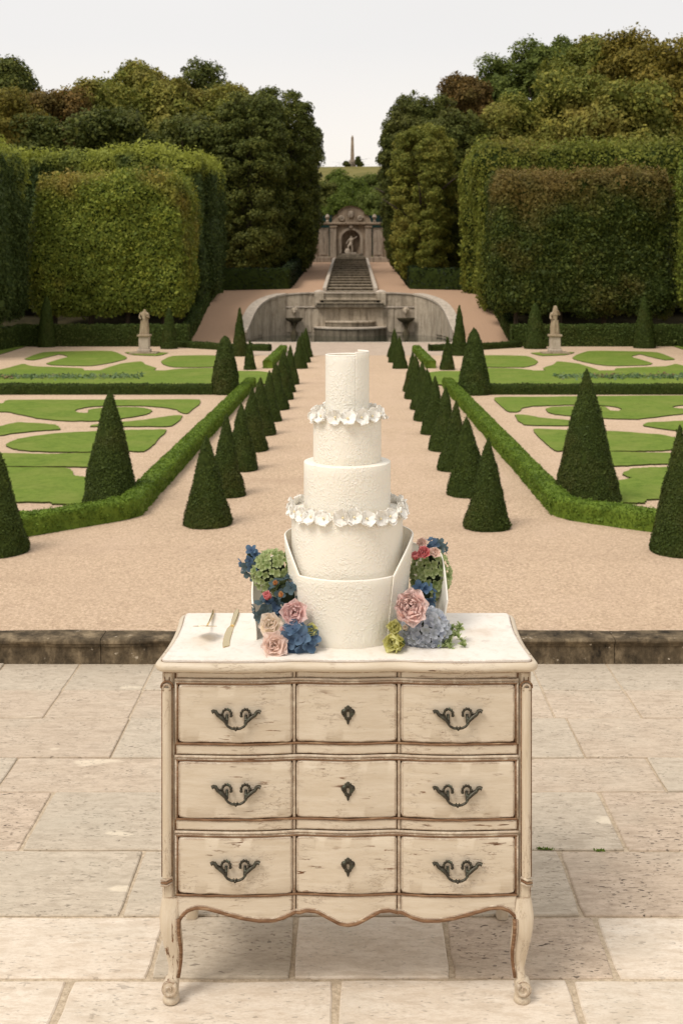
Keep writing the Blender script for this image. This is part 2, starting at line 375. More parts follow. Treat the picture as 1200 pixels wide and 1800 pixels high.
M['tree_olive'] = foliage('olive_tree_leaf', (0.1096, 0.1285, 0.0227), (0.2427, 0.2496, 0.0421), (0.4502, 0.3969, 0.0778), (0.3915, 0.2570, 0.0713), 0.5, 0.12, 0.3)
M['tree_dark'] = foliage('dark_tree_leaf', (0.0536, 0.0696, 0.0141), (0.1155, 0.1321, 0.0252), (0.2270, 0.2296, 0.0477), (0.2270, 0.1566, 0.0449), 0.18, 0.12, 0.25)
M['tree_green'] = foliage('green_tree_leaf', (0.0710, 0.0972, 0.0193), (0.1453, 0.1823, 0.0342), (0.2583, 0.2916, 0.0641), None, 0, 0.12, 0.3)
M['tree_rust'] = foliage('rust_tree_leaf', (0.0882, 0.0605, 0.0161), (0.1890, 0.1159, 0.0323), (0.3276, 0.1965, 0.0524), (0.1260, 0.1260, 0.0282), 0.5, 0.2, 0.3)
M['tree_gold'] = foliage('gold_tree_leaf', (0.1207, 0.1057, 0.0179), (0.2523, 0.2007, 0.0322), (0.4167, 0.3063, 0.0572), (0.1316, 0.1478, 0.0250), 0.6, 0.14, 0.3)
M['tree_fresh'] = foliage('fresh_shrub_leaf', (0.0660, 0.0949, 0.0132), (0.1254, 0.1708, 0.0220), (0.1980, 0.2403, 0.0385), None, 0, 0.2, 0.3)
M['strip'] = foliage('blue_green_border_leaf', (0.0750, 0.1275, 0.0525), (0.1500, 0.2175, 0.0975), (0.2400, 0.3000, 0.1500), (0.2550, 0.1350, 0.0750), 0.7, 0.5, 0.2, 0.55, 0.62)

# chest paint
def paint(name, base, base2, wear, chip=1.0, vert=False, stain=False):
    m = Mat(name, 0.5, 0.3)
    s = (1.2, 1, 9) if not vert else (9, 9, 1.0)
    g = m.co('Object', s); o = m.co('Object')
    c = m.mix(m.rng(m.noise(g, 6, 5, 0.6), 0.35, 0.65), base, base2)
    c = m.mix(m.rng(m.noise(g, 30, 4, 0.7), 0.5, 0.8, 0, 0.35), c, (0.42, 0.32, 0.19))
    n1 = m.noise(g, 9, 6, 0.68, 0.3); area = m.rng(m.noise(o, 5.5, 3), 0.52, 0.62)
    chips = m.math('MULTIPLY', m.rng(n1, 0.585, 0.60), area)
    line = m.math('MULTIPLY', m.rng(m.math('ABSOLUTE', m.math('SUBTRACT', m.noise(m.co('Object', (1, 1, 5) if not vert else (5, 5, 1)), 12, 6, 0.7), 0.5)), 0.0, 0.009, 1, 0), m.rng(m.noise(o, 7, 2), 0.52, 0.60))
    bv = m.n.new('ShaderNodeBevel'); bv.samples = 4; bv.inputs[0].default_value = 0.008
    ge = m.n.new('ShaderNodeNewGeometry'); dt = m.n.new('ShaderNodeVectorMath'); dt.operation = 'DOT_PRODUCT'
    m.l.new(bv.outputs[0], dt.inputs[0]); m.l.new(ge.outputs['Normal'], dt.inputs[1])
    edge = m.math('MULTIPLY', m.rng(dt.outputs['Value'], 0.90, 0.985, 1, 0), m.rng(m.noise(o, 38, 4, 0.7), 0.33, 0.52))
    wearm = m.math('MAXIMUM', m.math('MULTIPLY', edge, wear), m.math('MULTIPLY', m.math('MAXIMUM', chips, line), chip))
    c = m.mix(wearm, c, m.ramp(m.noise(g, 25, 3), [(0.3, (0.085, 0.040, 0.018)), (0.7, (0.24, 0.115, 0.055))]))
    if stain:
        vd = m.n.new('ShaderNodeVectorMath'); vd.operation = 'LENGTH'
        m.l.new(m.co('Object', (1 / 0.085, 1 / 0.06, 0), loc=(-0.425 / 0.085, -0.255 / 0.06, 0)), vd.inputs[0])
        ds = m.math('ADD', vd.outputs['Value'], m.rng(m.noise(o, 22, 4), 0.3, 0.7, -0.35, 0.35))
        c = m.mix(m.rng(ds, 0.2, 1.0, 0.45, 0.0), c, (0.50, 0.36, 0.24))
    m.color(c).bump(m.noise(g, 40, 4, 0.6), 0.18, 0.003).bump(m.math('SUBTRACT', 1.0, wearm), 0.4, 0.0015)
    return m.m
M['paint'] = paint('cream_worn_paint', (0.545, 0.455, 0.34), (0.615, 0.53, 0.415), 1.0)
M['paint_v'] = paint('cream_worn_paint_upright', (0.53, 0.435, 0.315), (0.60, 0.51, 0.39), 1.0, 1.0, True)
M['paint_top'] = paint('white_worn_top_paint', (0.74, 0.675, 0.59), (0.80, 0.745, 0.67), 0.5, 0.22, False, True)
M['paint_edge'] = paint('cream_moulding_paint', (0.55, 0.46, 0.34), (0.62, 0.535, 0.42), 1.0, 1.0)
m = Mat('bare_brown_wood', 0.7, 0.2); g = m.co('Object', (1.5, 1, 10))
m.color(m.ramp(m.noise(g, 14, 5, 0.65), [(0.3, (0.10, 0.048, 0.022)), (0.55, (0.21, 0.115, 0.06)), (0.75, (0.40, 0.28, 0.165))])).bump(m.noise(g, 30, 3), 0.3, 0.002); M['wood'] = m.m
m = Mat('verdigris_bronze', 0.45, 0.5); n = m.noise(m.co('Object'), 90, 4)
m.color(m.ramp(n, [(0.35, (0.030, 0.024, 0.015)), (0.55, (0.065, 0.058, 0.040)), (0.72, (0.09, 0.115, 0.08))])).set(Metallic=0.55); M['bronze'] = m.m
m = Mat('gold_cutlery', 0.22, 0.5).color((0.83, 0.66, 0.36)).set(Metallic=1.0); M['gold'] = m.m
# fondant with embossed foliage
m = Mat('embossed_fondant', 0.55, 0.35)
o = m.co('Object'); dz = m.n.new('ShaderNodeTexNoise'); dz.inputs['Scale'].default_value = 16; m.l.new(o, dz.inputs['Vector'])
vm = m.n.new('ShaderNodeVectorMath'); vm.operation = 'MULTIPLY_ADD'; vm.inputs[1].default_value = (0.05, 0.05, 0.05)
m.l.new(dz.outputs['Color'], vm.inputs[0]); m.l.new(o, vm.inputs[2]); sw = vm.outputs[0]
wv = m.n.new('ShaderNodeTexVoronoi'); wv.feature = 'SMOOTH_F1'; wv.inputs['Scale'].default_value = 110; wv.inputs['Smoothness'].default_value = 0.25; m.l.new(sw, wv.inputs['Vector'])
ed = m.vor(sw, 70, 'DISTANCE_TO_EDGE')
h = m.math('ADD', m.rng(wv.outputs['Distance'], 0.15, 0.55, 1, 0), m.math('MULTIPLY', m.rng(ed, 0.0, 0.09, 1, 0), 0.7))
h = m.math('MULTIPLY', h, m.rng(m.noise(o, 9, 3), 0.38, 0.58, 0.15, 1.0))
m.color(m.mix(m.rng(m.noise(o, 6, 3), 0.3, 0.7), (0.80, 0.745, 0.64), (0.835, 0.79, 0.695)))
m.bump(h, 0.55, 0.0020).set(Subsurface_Weight=0.12, Subsurface_Scale=0.01); m.bsdf.inputs['Subsurface Radius'].default_value = (1, 0.7, 0.45); M['fondant'] = m.m
m = Mat('smooth_fondant', 0.5, 0.35).color((0.86, 0.82, 0.74)); m.bump(m.noise(m.co('Object'), 40, 3), 0.1, 0.003); M['fondant_plain'] = m.m
m = Mat('sugar_pearl', 0.3, 0.5).color((0.80, 0.68, 0.42)); M['pearl'] = m.m
def petal(name, a, b, edge=None, var=0.25, trans=0.5):
    m = Mat(name, 0.6, 0.2); r = m.orand()
    c = m.mix(r, a, b)
    c = m.mix(m.rng(m.noise(m.co('Object'), 70, 3), 0.35, 0.7, 0, 0.3), c, a)
    if edge:
        uvn = m.n.new('ShaderNodeAttribute'); uvn.attribute_name = 'tip'
        c = m.mix(m.rng(uvn.outputs['Fac'], 0.2, 1.0, 0, 0.9), c, edge)
    m.color(c)
    tr = m.n.new('ShaderNodeBsdfTranslucent'); mx = m.n.new('ShaderNodeMixShader'); mx.inputs[0].default_value = trans
    m.l.new(c, tr.inputs[0]); m.l.new(m.bsdf.outputs[0], mx.inputs[1]); m.l.new(tr.outputs[0], mx.inputs[2])
    m.l.new(mx.outputs[0], m.n['Material Output'].inputs[0])
    return m.m
M['sugar'] = petal('sugar_petal', (0.93, 0.90, 0.84), (0.96, 0.94, 0.89), None, 0.2, 0.25)
M['p_dusty'] = petal('dusty_pink_petal', (0.84, 0.54, 0.52), (0.90, 0.66, 0.63), (0.92, 0.72, 0.69))
M['p_blush'] = petal('blush_petal', (0.93, 0.74, 0.60), (0.95, 0.80, 0.69), (0.94, 0.76, 0.69))
M['p_cream'] = petal('cream_petal', (0.94, 0.82, 0.58), (0.95, 0.88, 0.72), (0.94, 0.81, 0.72))
M['p_pink'] = petal('carnation_petal', (0.94, 0.60, 0.53), (0.96, 0.71, 0.65), (0.96, 0.78, 0.73))
M['p_hot'] = petal('rose_pink_petal', (0.80, 0.18, 0.20), (0.86, 0.30, 0.30), (0.85, 0.40, 0.40))
M['p_yellow'] = petal('yellow_green_petal', (0.62, 0.60, 0.16), (0.70, 0.66, 0.24), (0.72, 0.70, 0.34))
M['p_blue'] = petal('blue_hydrangea_petal', (0.065, 0.12, 0.22), (0.15, 0.22, 0.33), (0.16, 0.26, 0.38))
M['p_teal'] = petal('teal_hydrangea_petal', (0.06, 0.095, 0.115), (0.15, 0.20, 0.20), (0.13, 0.20, 0.23))
M['p_pale'] = petal('pale_blue_hydrangea_petal', (0.42, 0.46, 0.57), (0.60, 0.62, 0.58), (0.66, 0.69, 0.76))
M['p_green'] = petal('green_hydrangea_petal', (0.22, 0.31, 0.09), (0.48, 0.55, 0.24), (0.58, 0.64, 0.36))
M['p_orange'] = petal('orange_bud', (0.62, 0.28, 0.10), (0.70, 0.40, 0.18))
m = Mat('flower_stem', 0.6, 0.2).color((0.075, 0.10, 0.035)); M['stem'] = m.m
m = Mat('dark_flower_core', 0.9, 0.1).color((0.030, 0.040, 0.022)); M['core'] = m.m

ORD = ['first', 'second', 'third', 'fourth', 'fifth', 'sixth', 'seventh', 'eighth', 'ninth', 'tenth', 'eleventh', 'twelfth', 'thirteenth', 'fourteenth', 'fifteenth', 'sixteenth']
SIDE = {-1: 'left', 1: 'right'}

# ================================================================ SETTING
# ---- terrain: flat garden, ramps beside the pool, slope up to the hill
def hz(D):
    D = float(D)
    if D <= 76: return GZ
    if D <= 90:
        t = (D - 76) / 14; return GZ + 2.95 * (t * t * (3 - 2 * t) * 0.45 + t * 0.55)
    if D <= 150: return 0.85 + (D - 90) * 0.065
    if D <= 300:
        t = (D - 150) / 150; return 4.75 + 26.6 * (t ** 0.95)
    return 31.35 + (D - 300) * 0.004
def wing(D):
    t = max(0.0, min(1.0, (D - 78) / 10.4)); return 7.08 - 0.25 * t - 1.9 * t ** 5      # half width of the pool between its wing walls
def terr(name, x0, x1, ds, mat, dz=0.0, nx=2, bumpy=0.0):
    P = []
    for D in ds:
        a = x0(D) if callable(x0) else x0; b = x1(D) if callable(x1) else x1
        P.append([(a + (b - a) * i / (nx - 1), D, hz(D) + dz) for i in range(nx)])
    mb = MB().grid(P)
    if bumpy:
        v = np.array(mb.v); v[:, 2] += vnoise(v, 0.08, 3) * bumpy + vnoise(v, 0.3, 5) * bumpy * 0.3; mb.v = [tuple(p) for p in v]
    o = mb.obj(name, mat, smooth=True); o['kind'] = 'structure'; return o
fr = lambda a, b, n: [a + (b - a) * i / n for i in range(n + 1)]
o = MB().grid([[(-700, -60, GZ - 0.06), (700, -60, GZ - 0.06)], [(-700, 76, GZ - 0.06), (700, 76, GZ - 0.06)]]).obj('ground', M['rough_grass']); o['kind'] = 'structure'
o = MB().grid([[(-40, 6.3, GZ), (40, 6.3, GZ)], [(-40, 74.8, GZ), (40, 74.8, GZ)]]).obj('gravel_garden_floor', M['gravel']); o['kind'] = 'structure'
terr('gravel_ramp_left', -11.4, lambda D: AX - wing(D) if D < 88.4 else AX - 6.55, fr(74.8, 95.6, 24), M['ramp_gravel'], nx=4)
terr('gravel_ramp_right', lambda D: AX + wing(D) if D < 88.4 else AX + 6.55, 11.4, fr(74.8, 95.6, 24), M['ramp_gravel'], nx=4)
terr('gravel_landing', AX - 6.55, AX + 6.55, fr(89.2, 95.6, 6), M['ramp_gravel'])
terr('gravel_slope', -11.4, 11.4, fr(95.6, 143, 30), M['ramp_gravel'])
terr('earth_bank_left', -320, -11.4, fr(74.8, 143, 60), M['floor'], nx=20)
terr('earth_bank_right', 11.4, 320, fr(74.8, 143, 60), M['floor'], nx=20)
terr('hill', -600, 600, fr(143, 330, 60) + [420, 700, 1200, 2200], M['rough_grass'], nx=80, bumpy=0.5)

# ---- terrace: bed, slabs, kerb
o = MB().bx(-14, 14, -6, 6.36, GZ - 0.02, -0.0065).obj('terrace_bed', M['mortar']); o['kind'] = 'structure'
terrace = o
def slab(name, x0, x1, y0, y1, mat, gap, jit, parent):
    pts = []
    def edge(ax, ay, bx, by, n):
        for i in range(n): t = i / n; pts.append([ax + (bx - ax) * t, ay + (by - ay) * t])
    g = gap / 2; n = max(5, int((x1 - x0) / 0.06)); k = max(4, int((y1 - y0) / 0.06))
    edge(x0 + g, y0 + g, x1 - g, y0 + g, n); edge(x1 - g, y0 + g, x1 - g, y1 - g, k)
    edge(x1 - g, y1 - g, x0 + g, y1 - g, n); edge(x0 + g, y1 - g, x0 + g, y0 + g, k)
    cx, cy = (x0 + x1) / 2, (y0 + y1) / 2
    ph = random.uniform(0, 50); q = []
    for i, (x, y) in enumerate(pts):
        a = vnoise(np.array([[x * 9 + ph, y * 9, 0.3]]), 1.0, 2)[0] * jit + random.uniform(-1, 1) * jit * 0.4
        dx, dy = cx - x, cy - y; L = math.hypot(dx, dy)
        cor = 0.0
        if min(abs(x - x0), abs(x - x1)) < 0.03 and min(abs(y - y0), abs(y - y1)) < 0.03: cor = jit * 0.8
        q.append((x + dx / L * (abs(a) + cor), y + dy / L * (abs(a) + cor)))
    N = len(q); tz = random.uniform(-0.0025, 0.002); sx, sy = random.uniform(-1, 1) * 0.003, random.uniform(-1, 1) * 0.004
    zz = lambda x, y: tz + sx * (x - cx) + sy * (y - cy)
    b = 0.004 + jit * 0.15
    vs = [(x - cx, y - cy, -0.05) for x, y in q] + [(x - cx, y - cy, zz(x, y) - b * 0.8) for x, y in q]
    vs += [(x - cx + (cx - x) / math.hypot(cx - x, cy - y) * b, y - cy + (cy - y) / math.hypot(cx - x, cy - y) * b, zz(x, y)) for x, y in q]
    fs = [(r * N + i, r * N + (i + 1) % N, (r + 1) * N + (i + 1) % N, (r + 1) * N + i) for r in (0, 1) for i in range(N)] + [tuple(range(2 * N, 3 * N))]
    return MB().add(vs, fs).obj(name, mat, parent, loc=(cx, cy, 0))
rows = [  # y0, y1, joints, gap, jitter, stone list
    (5.80, 6.20, [-3.2, -2.6, -1.864, -1.459, -1.054, -0.4, 0.35, 0.965, 1.373, 1.95, 2.6, 3.2], 0.007, 0.002, 'g'),
    (5.43, 5.80, [-3.2, -2.45, -1.455, -1.05, -0.3, 0.3, 0.963, 1.374, 2.2, 3.2], 0.007, 0.002, 'b'),
    (4.98, 5.43, [-3.2, -2.1, -1.043, -0.3, 0.4, 1.014, 1.9, 3.2], 0.007, 0.002, 'gb'),
    (4.65, 4.98, [-3.2, -2.2, -1.44, -0.6, 0.2, 1.277, 2.2, 3.2], 0.006, 0.002, 'bg'),
    (4.17, 4.65, [-3.2, -2.1, -1.202, -0.4, 0.35, 1.0, 2.1, 3.2], 0.012, 0.004, 'gp'),
    (3.742, 4.17, [-3.2, -2.2, -1.45, -0.75, 0.02, 0.752, 1.7, 3.2], 0.008, 0.004, 'gpgg'),
    (3.408, 3.742, [-3.2, -2.0, -1.28, -0.60, -0.178, 0.30, 0.79, 1.5, 3.2], 0.011, 0.005, 'wwwgwpww'),
    (3.05, 3.408, [-3.2, -1.75, -0.83, -0.045, 0.645, 1.4, 3.2], 0.018, 0.006, 'w'),
    (2.6, 3.05, [-3.2, -2.3, -1.3, -0.4, 0.25, 1.1, 2.1, 3.2], 0.016, 0.007, 'w'),
    (2.1, 2.6, [-3.2, -2.0, -0.9, 0.1, 0.9, 1.8, 3.2], 0.016, 0.007, 'wb'),
    (1.5, 2.1, [-3.2, -2.2, -1.2, -0.2, 0.7, 1.6, 3.2], 0.016, 0.007, 'w')]
SM = {'w': M['stone_white'], 'g': M['stone_grey'], 'b': M['stone_beige'], 'p': M['stone_pitted']}
for y0, y1, js, gap, jit, st in rows:
    for k in range(len(js) - 1):
        pick = st[k % len(st)]
        slab('paving_slab', js[k], js[k + 1], y0, y1, SM[pick], gap, jit, terrace)
slab('paving_slab', 0.79, 1.9, 3.408, 3.742, SM['w'], 0.016, 0.007, terrace) if False else None
kerb = empty('kerb'); kerb['kind'] = 'structure'
prof = [(6.205, -0.05), (6.205, 0.088), (6.196, 0.094), (6.196, 0.104), (6.188, 0.109), (6.186, 0.122), (6.194, 0.131), (6.21, 0.134), (6.35, 0.132), (6.362, 0.12), (6.362, -0.05)]
xs = [-7.0, -5.6, -4.1, -2.75, -1.35, 0.05, 1.42, 2.7, 4.1, 5.5, 7.0]
for k in range(len(xs) - 1):
    a, b = xs[k] + 0.002, xs[k + 1] - 0.002; n = 24; P = []
    for i in range(n + 1):
        x = a + (b - a) * i / n
        P.append([(x, y + vnoise(np.array([[x * 6, y * 20, z * 20]]), 1, 4)[0] * 0.005, z + vnoise(np.array([[x * 5, y * 9, z * 9]]), 1, 9)[0] * 0.004) for y, z in prof])
    mb = MB().grid(P); L = len(prof); mb.f += [tuple(range(L)), tuple(n * L + j for j in range(L - 1, -1, -1))]
    auto_smooth(mb.obj('kerb_stone', M['kerb'], kerb), 50)

# ---- lawn pieces of the parterres
def dense(poly, n=5):
    # Catmull-Rom through the traced outline, so the scrolls read as cut curves
    out = []; k = len(poly)
    for i in range(k):
        p0, p1, p2, p3 = (Vector(poly[(i + j) % k]) for j in (-1, 0, 1, 2))
        sharp = False
        for s_ in range(n):
            t = s_ / n
            q = 0.5 * ((2 * p1) + (p2 - p0) * t + (2 * p0 - 5 * p1 + 4 * p2 - p3) * t * t + (3 * p1 - p0 - 3 * p2 + p3) * t ** 3)
            lq = p1.lerp(p2, t); out.append(tuple(lq.lerp(q, 0.55)))
    return out
def lawn(name, world_poly, h=0.035):
    q = dense(world_poly); q = [(x + random.uniform(-.02, .02), y + random.uniform(-.04, .04)) for x, y in q]
    if sum(q[i][0] * q[(i + 1) % len(q)][1] - q[(i + 1) % len(q)][0] * q[i][1] for i in range(len(q))) < 0: q = q[::-1]
    o = MB().prism(q, GZ - 0.03, GZ + h).obj(name, M['lawn']); o.data.materials.append(M['soil_shade'])
    for f_ in o.data.polygons:
        if abs(f_.normal.z) < 0.5: f_.material_index = 1
    o['kind'] = 'structure'; return o
def px_poly(pts): return [G_(x, y, GZ + 0.05) for x, y in pts]
L = [
 [(4,708),(16,702),(120,701.5),(240,701.5),(352,701.5),(332,724.5),(318,724),(310,718.5),(285,714.5),(245,712),(205,712),(170,712.8),(150,715),(131,720),(140,724),(155,724.5),(157,719),(175,716),(215,714.5),(250,715.5),(265,719),(267,722),(258,727),(235,731),(205,735),(165,738.5),(110,738),(70,734.5),(40,728),(15,723),(-10,722),(-40,720),(-60,710),(-40,704)],
 [(322,730),(302,747),(255,748),(207,748),(160,748),(165,745),(205,741),(250,737),(290,731),(310,728.5)],
 [(37,741),(97,745),(106,753),(75,755),(25,760),(0,764),(-40,768),(-60,757),(-40,748),(0,748),(20,743)],
 [(292,754),(275,775),(257,790),(246,792),(220,790),(213,783),(204,786),(190,792),(150,792.5),(112,793),(55,791),(25,787),(12,782),(15,777),(32,770),(62,765),(100,760),(150,757.5),(212,755),(262,754)],
 [(-70,796),(0,794.5),(75,796.5),(118,795.5),(160,795),(200,797),(215,806),(200,817),(165,819),(147,819),(100,818),(0,818),(-70,815)],
 [(-70,825),(2,820),(75,819.5),(118,821.5),(128,827),(130,834),(145,836),(185,845),(190,872),(165,884),(95,884),(88,880),(19,880),(-70,878)],
 [(25,896),(100,900),(107,903),(82,908),(30,912),(-50,917),(-60,897)],
]
Rr = [
 [(869,697.7),(950,696.5),(1025,695.5),(1200,694),(1330,694),(1330,705),(1200,711),(1180,714),(1200,717),(1330,717),(1300,722),(1200,726),(1142,733),(1112.5,735.5),(1069,734),(1010,730),(975,727),(961,722.5),(959,718),(967,714.5),(996,713),(1040,712.5),(1062,714),(1072,720),(1086,721),(1092,717),(1075,713),(1040,710.5),(990,710.5),(937,712.5),(917,716.5),(910,722.5),(894,722.5),(885,716.5)],
 [(904,728),(923,728),(952,733),(1013,738.5),(1050,741),(1060,745),(1013,746.5),(921.5,745)],
 [(1130,747),(1139,741.5),(1200,738.5),(1300,740),(1310,752),(1300,762),(1200,756.6)],
 [(936,753),(996,754.6),(1077.5,756.6),(1156,762),(1191,769),(1203,776),(1203,783),(1190,788),(1156,790.5),(1112,791),(1050,791),(996,791),(975,790.5),(961,779)],
 [(1050,793.5),(1080,792.5),(1200,795),(1330,795),(1330,817),(1185,813),(1142,814),(1092,817),(1050,817),(1035,805)],
 [(1098,827.5),(1112.5,821.7),(1142,820),(1185,819),(1330,819),(1330,880),(1194,874),(1142,875.6),(1133,878.5),(1130,881.5),(1109.6,881.5),(1075,880),(1060,862),(1070,845),(1110,838.6),(1095,833)],
 [(1105,902),(1165,899),(1250,905),(1260,916),(1150,912)],
]
for p in L + Rr: lawn('lawn', px_poly(p))
P2 = [
 [(44,630),(76,618.5),(132,616.5),(196,616.5),(224,628),(200,636),(160,642),(96,641),(82,638),(100,632),(120,626),(105,622),(88,626),(60,632)],
 [(-60,652),(0,649),(40,639),(60,643),(144,646.5),(136,653),(0,655),(-60,656)],
 [(172,652.5),(212,638.5),(248,634.5),(256,640),(274,646),(260,652.5)],
 [(220,618.5),(256,617.5),(296,619.5),(276,624.5),(236,623)],
 [(284,634),(304,625),(376,624),(392,632),(384,643.5),(308,644.5),(288,640)],
 [(290,651),(320,647),(376,646),(380,651.5)],
 [(-80,612),(0,606),(40,604),(48,607),(0,622),(-80,636)],
]
for p in P2:
    w = px_poly(p); lawn('lawn', w); lawn('lawn', [(2 * AX - x, y) for x, y in w])
for s in (-1, 1):
    lawn('lawn', [(AX + s * 26, 44.2), (AX + s * 4.05, 44.2), (AX + s * 4.05, 51.3), (AX + s * 26, 51.3)], 0.06)
# mixed planting strip in the middle of the long lawn
for s in (-1, 1):
    n = 2600; P = np.stack([AX + s * rng.uniform(8.6, 25, n), 47.9 + rng.normal(0, 0.45, n), GZ + 0.06 + rng.uniform(0, 0.13, n)], 1)
    V, Q = leaf_quads(P, np.tile([[0, -0.3, 1.0]], (n, 1)), 0.12, 0.8)
    o = place('border_planting', npmesh('border_planting', V, Q, M['strip']))
    tag(o, f'low blue green and russet border planting in the {SIDE[s]} long lawn', 'planting', kind='stuff')

# ---- pool
o = MB().grid([[(-9, 74.9, GZ - 0.14), (9, 74.9, GZ - 0.14)], [(-9, 88.8, GZ - 0.14), (9, 88.8, GZ - 0.14)]]).obj('pool_water', M['water']); o['kind'] = 'structure'
o = MB().bx(AX - 7.6, AX + 7.6, 74.6, 75.05, GZ - 0.5, GZ + 0.05).obj('pool_edge', M['coping'], bevel=0.02); o['kind'] = 'structure'
o = MB().grid([[(AX - 7.2, 62.5, GZ + 0.006), (AX + 7.2, 62.5, GZ + 0.006)], [(AX - 7.2, 74.6, GZ + 0.006), (AX + 7.2, 74.6, GZ + 0.006)]]).obj('pool_forecourt', M['forecourt']); o['kind'] = 'structure'

# ================================================================ FOUNTAIN, STAIR, NICHE
fw = empty('fountain_wall', (AX, 88.5, GZ)); tag(fw, 'weathered stone fountain wall with sloping wings behind the pool', 'fountain wall')
zl = lambda z: z - GZ
def ctop(x):
    x = abs(x); t = max(0, min(1, (x - 2.75) / 3.75)); return 0.94 - 0.36 * t * t
pts = [(-6.55, -0.4)] + [(6.55 * k, -0.4) for k in (1,)]
up = [(6.55 - 13.1 * i / 24, zl(ctop(6.55 - 13.1 * i / 24))) for i in range(25)]
MB().prism(pts + up, 0.0, 0.7, 'y').obj('wall_core', M['fountain'], fw)
P = [[(x, y, zl(ctop(x)) + z) for y, z in ((-0.14, 0.0), (-0.14, 0.10), (0.75, 0.10))] for x in fr(-5.3, 5.3, 30)]
MB().grid(P).obj('coping', M['coping'], fw)
MB().bx(-5.4, 5.4, -0.14, 0.02, zl(-0.16), zl(-0.03)).obj('string_course', M['coping'], fw, bevel=0.02)
for a, b in ((4.95, 3.52), (3.36, 2.98), (2.84, 1.36), (1.24, 0.86)):
    for s in (-1, 1):
        MB().bx(s * a, s * b, -0.07, 0.01, 0.05, zl(-0.2)).obj('panel', M['fountain'], fw, bevel=0.015)
MB().bx(-0.74, 0.74, -0.07, 0.01, 0.05, zl(-0.2)).obj('panel', M['fountain'], fw, bevel=0.015)
for s in (-1, 1):
    for a, b in ((5.0, 3.0),):
        n = 14
        P = [(x, zl(-0.0)) for x in fr(s * a, s * b, n)] + [(x, zl(ctop(x)) - 0.07) for x in fr(s * b, s * a, n)]
        MB().prism(P, -0.06, 0.01, 'y').obj('panel', M['fountain'], fw)
    # wing wall running forward and down
    ds = fr(78.0, 88.4, 26); P = []
    for D in ds:
        x = s * wing(D); z = zl(hz(D)) + 0.22
        P.append([(x, D - 88.5, -0.4), (x, D - 88.5, z), (x + s * 0.55, D - 88.5, z), (x + s * 0.55, D - 88.5, -0.4)])
    mb = MB().grid(P); mb.f.append((3, 2, 1, 0)); mb.obj('wing_wall', M['fountain'], fw)
    P = []
    for D in ds:
        x = s * wing(D); z = zl(hz(D)) + 0.22
        P.append([(x - s * 0.1, D - 88.5, z - 0.02), (x - s * 0.1, D - 88.5, z + 0.13), (x + s * 0.65, D - 88.5, z + 0.13), (x + s * 0.65, D - 88.5, z - 0.02)])
    mb = MB().grid(P); mb.f.append((3, 2, 1, 0)); mb.obj('coping', M['coping'], fw)
    for k in range(4):
        D0 = 79.0 + k * 1.75; D1 = D0 + 1.45
        q = [(s * (wing(D) - 0.05), D - 88.5, z) for D in (D0, D1) for z in (0.02, zl(hz(D)) + 0.12)]
        q2 = [(s * (wing(D) + 0.02), D - 88.5, z) for D in (D0, D1) for z in (0.02, zl(hz(D)) + 0.12)]
        MB().add(q + q2, [(0, 1, 3, 2), (4, 6, 7, 5), (0, 4, 5, 1), (2, 3, 7, 6), (1, 5, 7, 3), (0, 2, 6, 4)]).obj('panel', M['coping'] if k == 0 else M['fountain'], fw)
    # pier with a rounded cap beside the stair
    mb = MB().bx(s * 2.0, s * 2.75, -0.25, 0.9, zl(0.0), zl(0.98)); mb.obj('pier', M['fountain'], fw, bevel=0.03)
    auto_smooth(MB().lathe([(0.40, 0), (0.42, 0.08), (0.34, 0.16), (0.12, 0.24), (0.02, 0.25)], 16, (s * 2.375, 0.3, zl(0.98))).obj('pier_cap', M['coping'], fw))
# stepped basins in the middle
def half_basin(name, rx, ry, z0, z1, mat, rim):
    n = 24; arc = [(rx * math.cos(math.pi * i / n), -ry * math.sin(math.pi * i / n)) for i in range(n + 1)]
    MB().prism(arc, z0, z1).obj(name, mat, fw)
    a2 = [(x * 1.03, y * 1.04) for x, y in arc]
    MB().prism(a2, z1 - 0.01, z1 + 0.13).obj('basin_rim', rim, fw, bevel=0.03)
half_basin('basin', 2.75, 2.6, -0.4, zl(-1.72), M['stair'], M['coping'])
half_basin('basin', 1.9, 1.5, zl(-1.6), zl(-1.28), M['stair'], M['fountain'])
for k, (hw, z) in enumerate(((2.55, 0.18), (2.3, 0.42), (2.0, 0.66))):
    MB().bx(-hw, hw, -0.55 + k * 0.3, 0.05, zl(z) - 0.30, zl(z)).obj('cascade_step', M['stair'], fw, bevel=0.02)
    MB().bx(-hw - 0.05, hw + 0.05, -0.62 + k * 0.3, -0.30 + k * 0.3, zl(z), zl(z) + 0.07).obj('step_nosing', M['nosing'], fw, bevel=0.015)
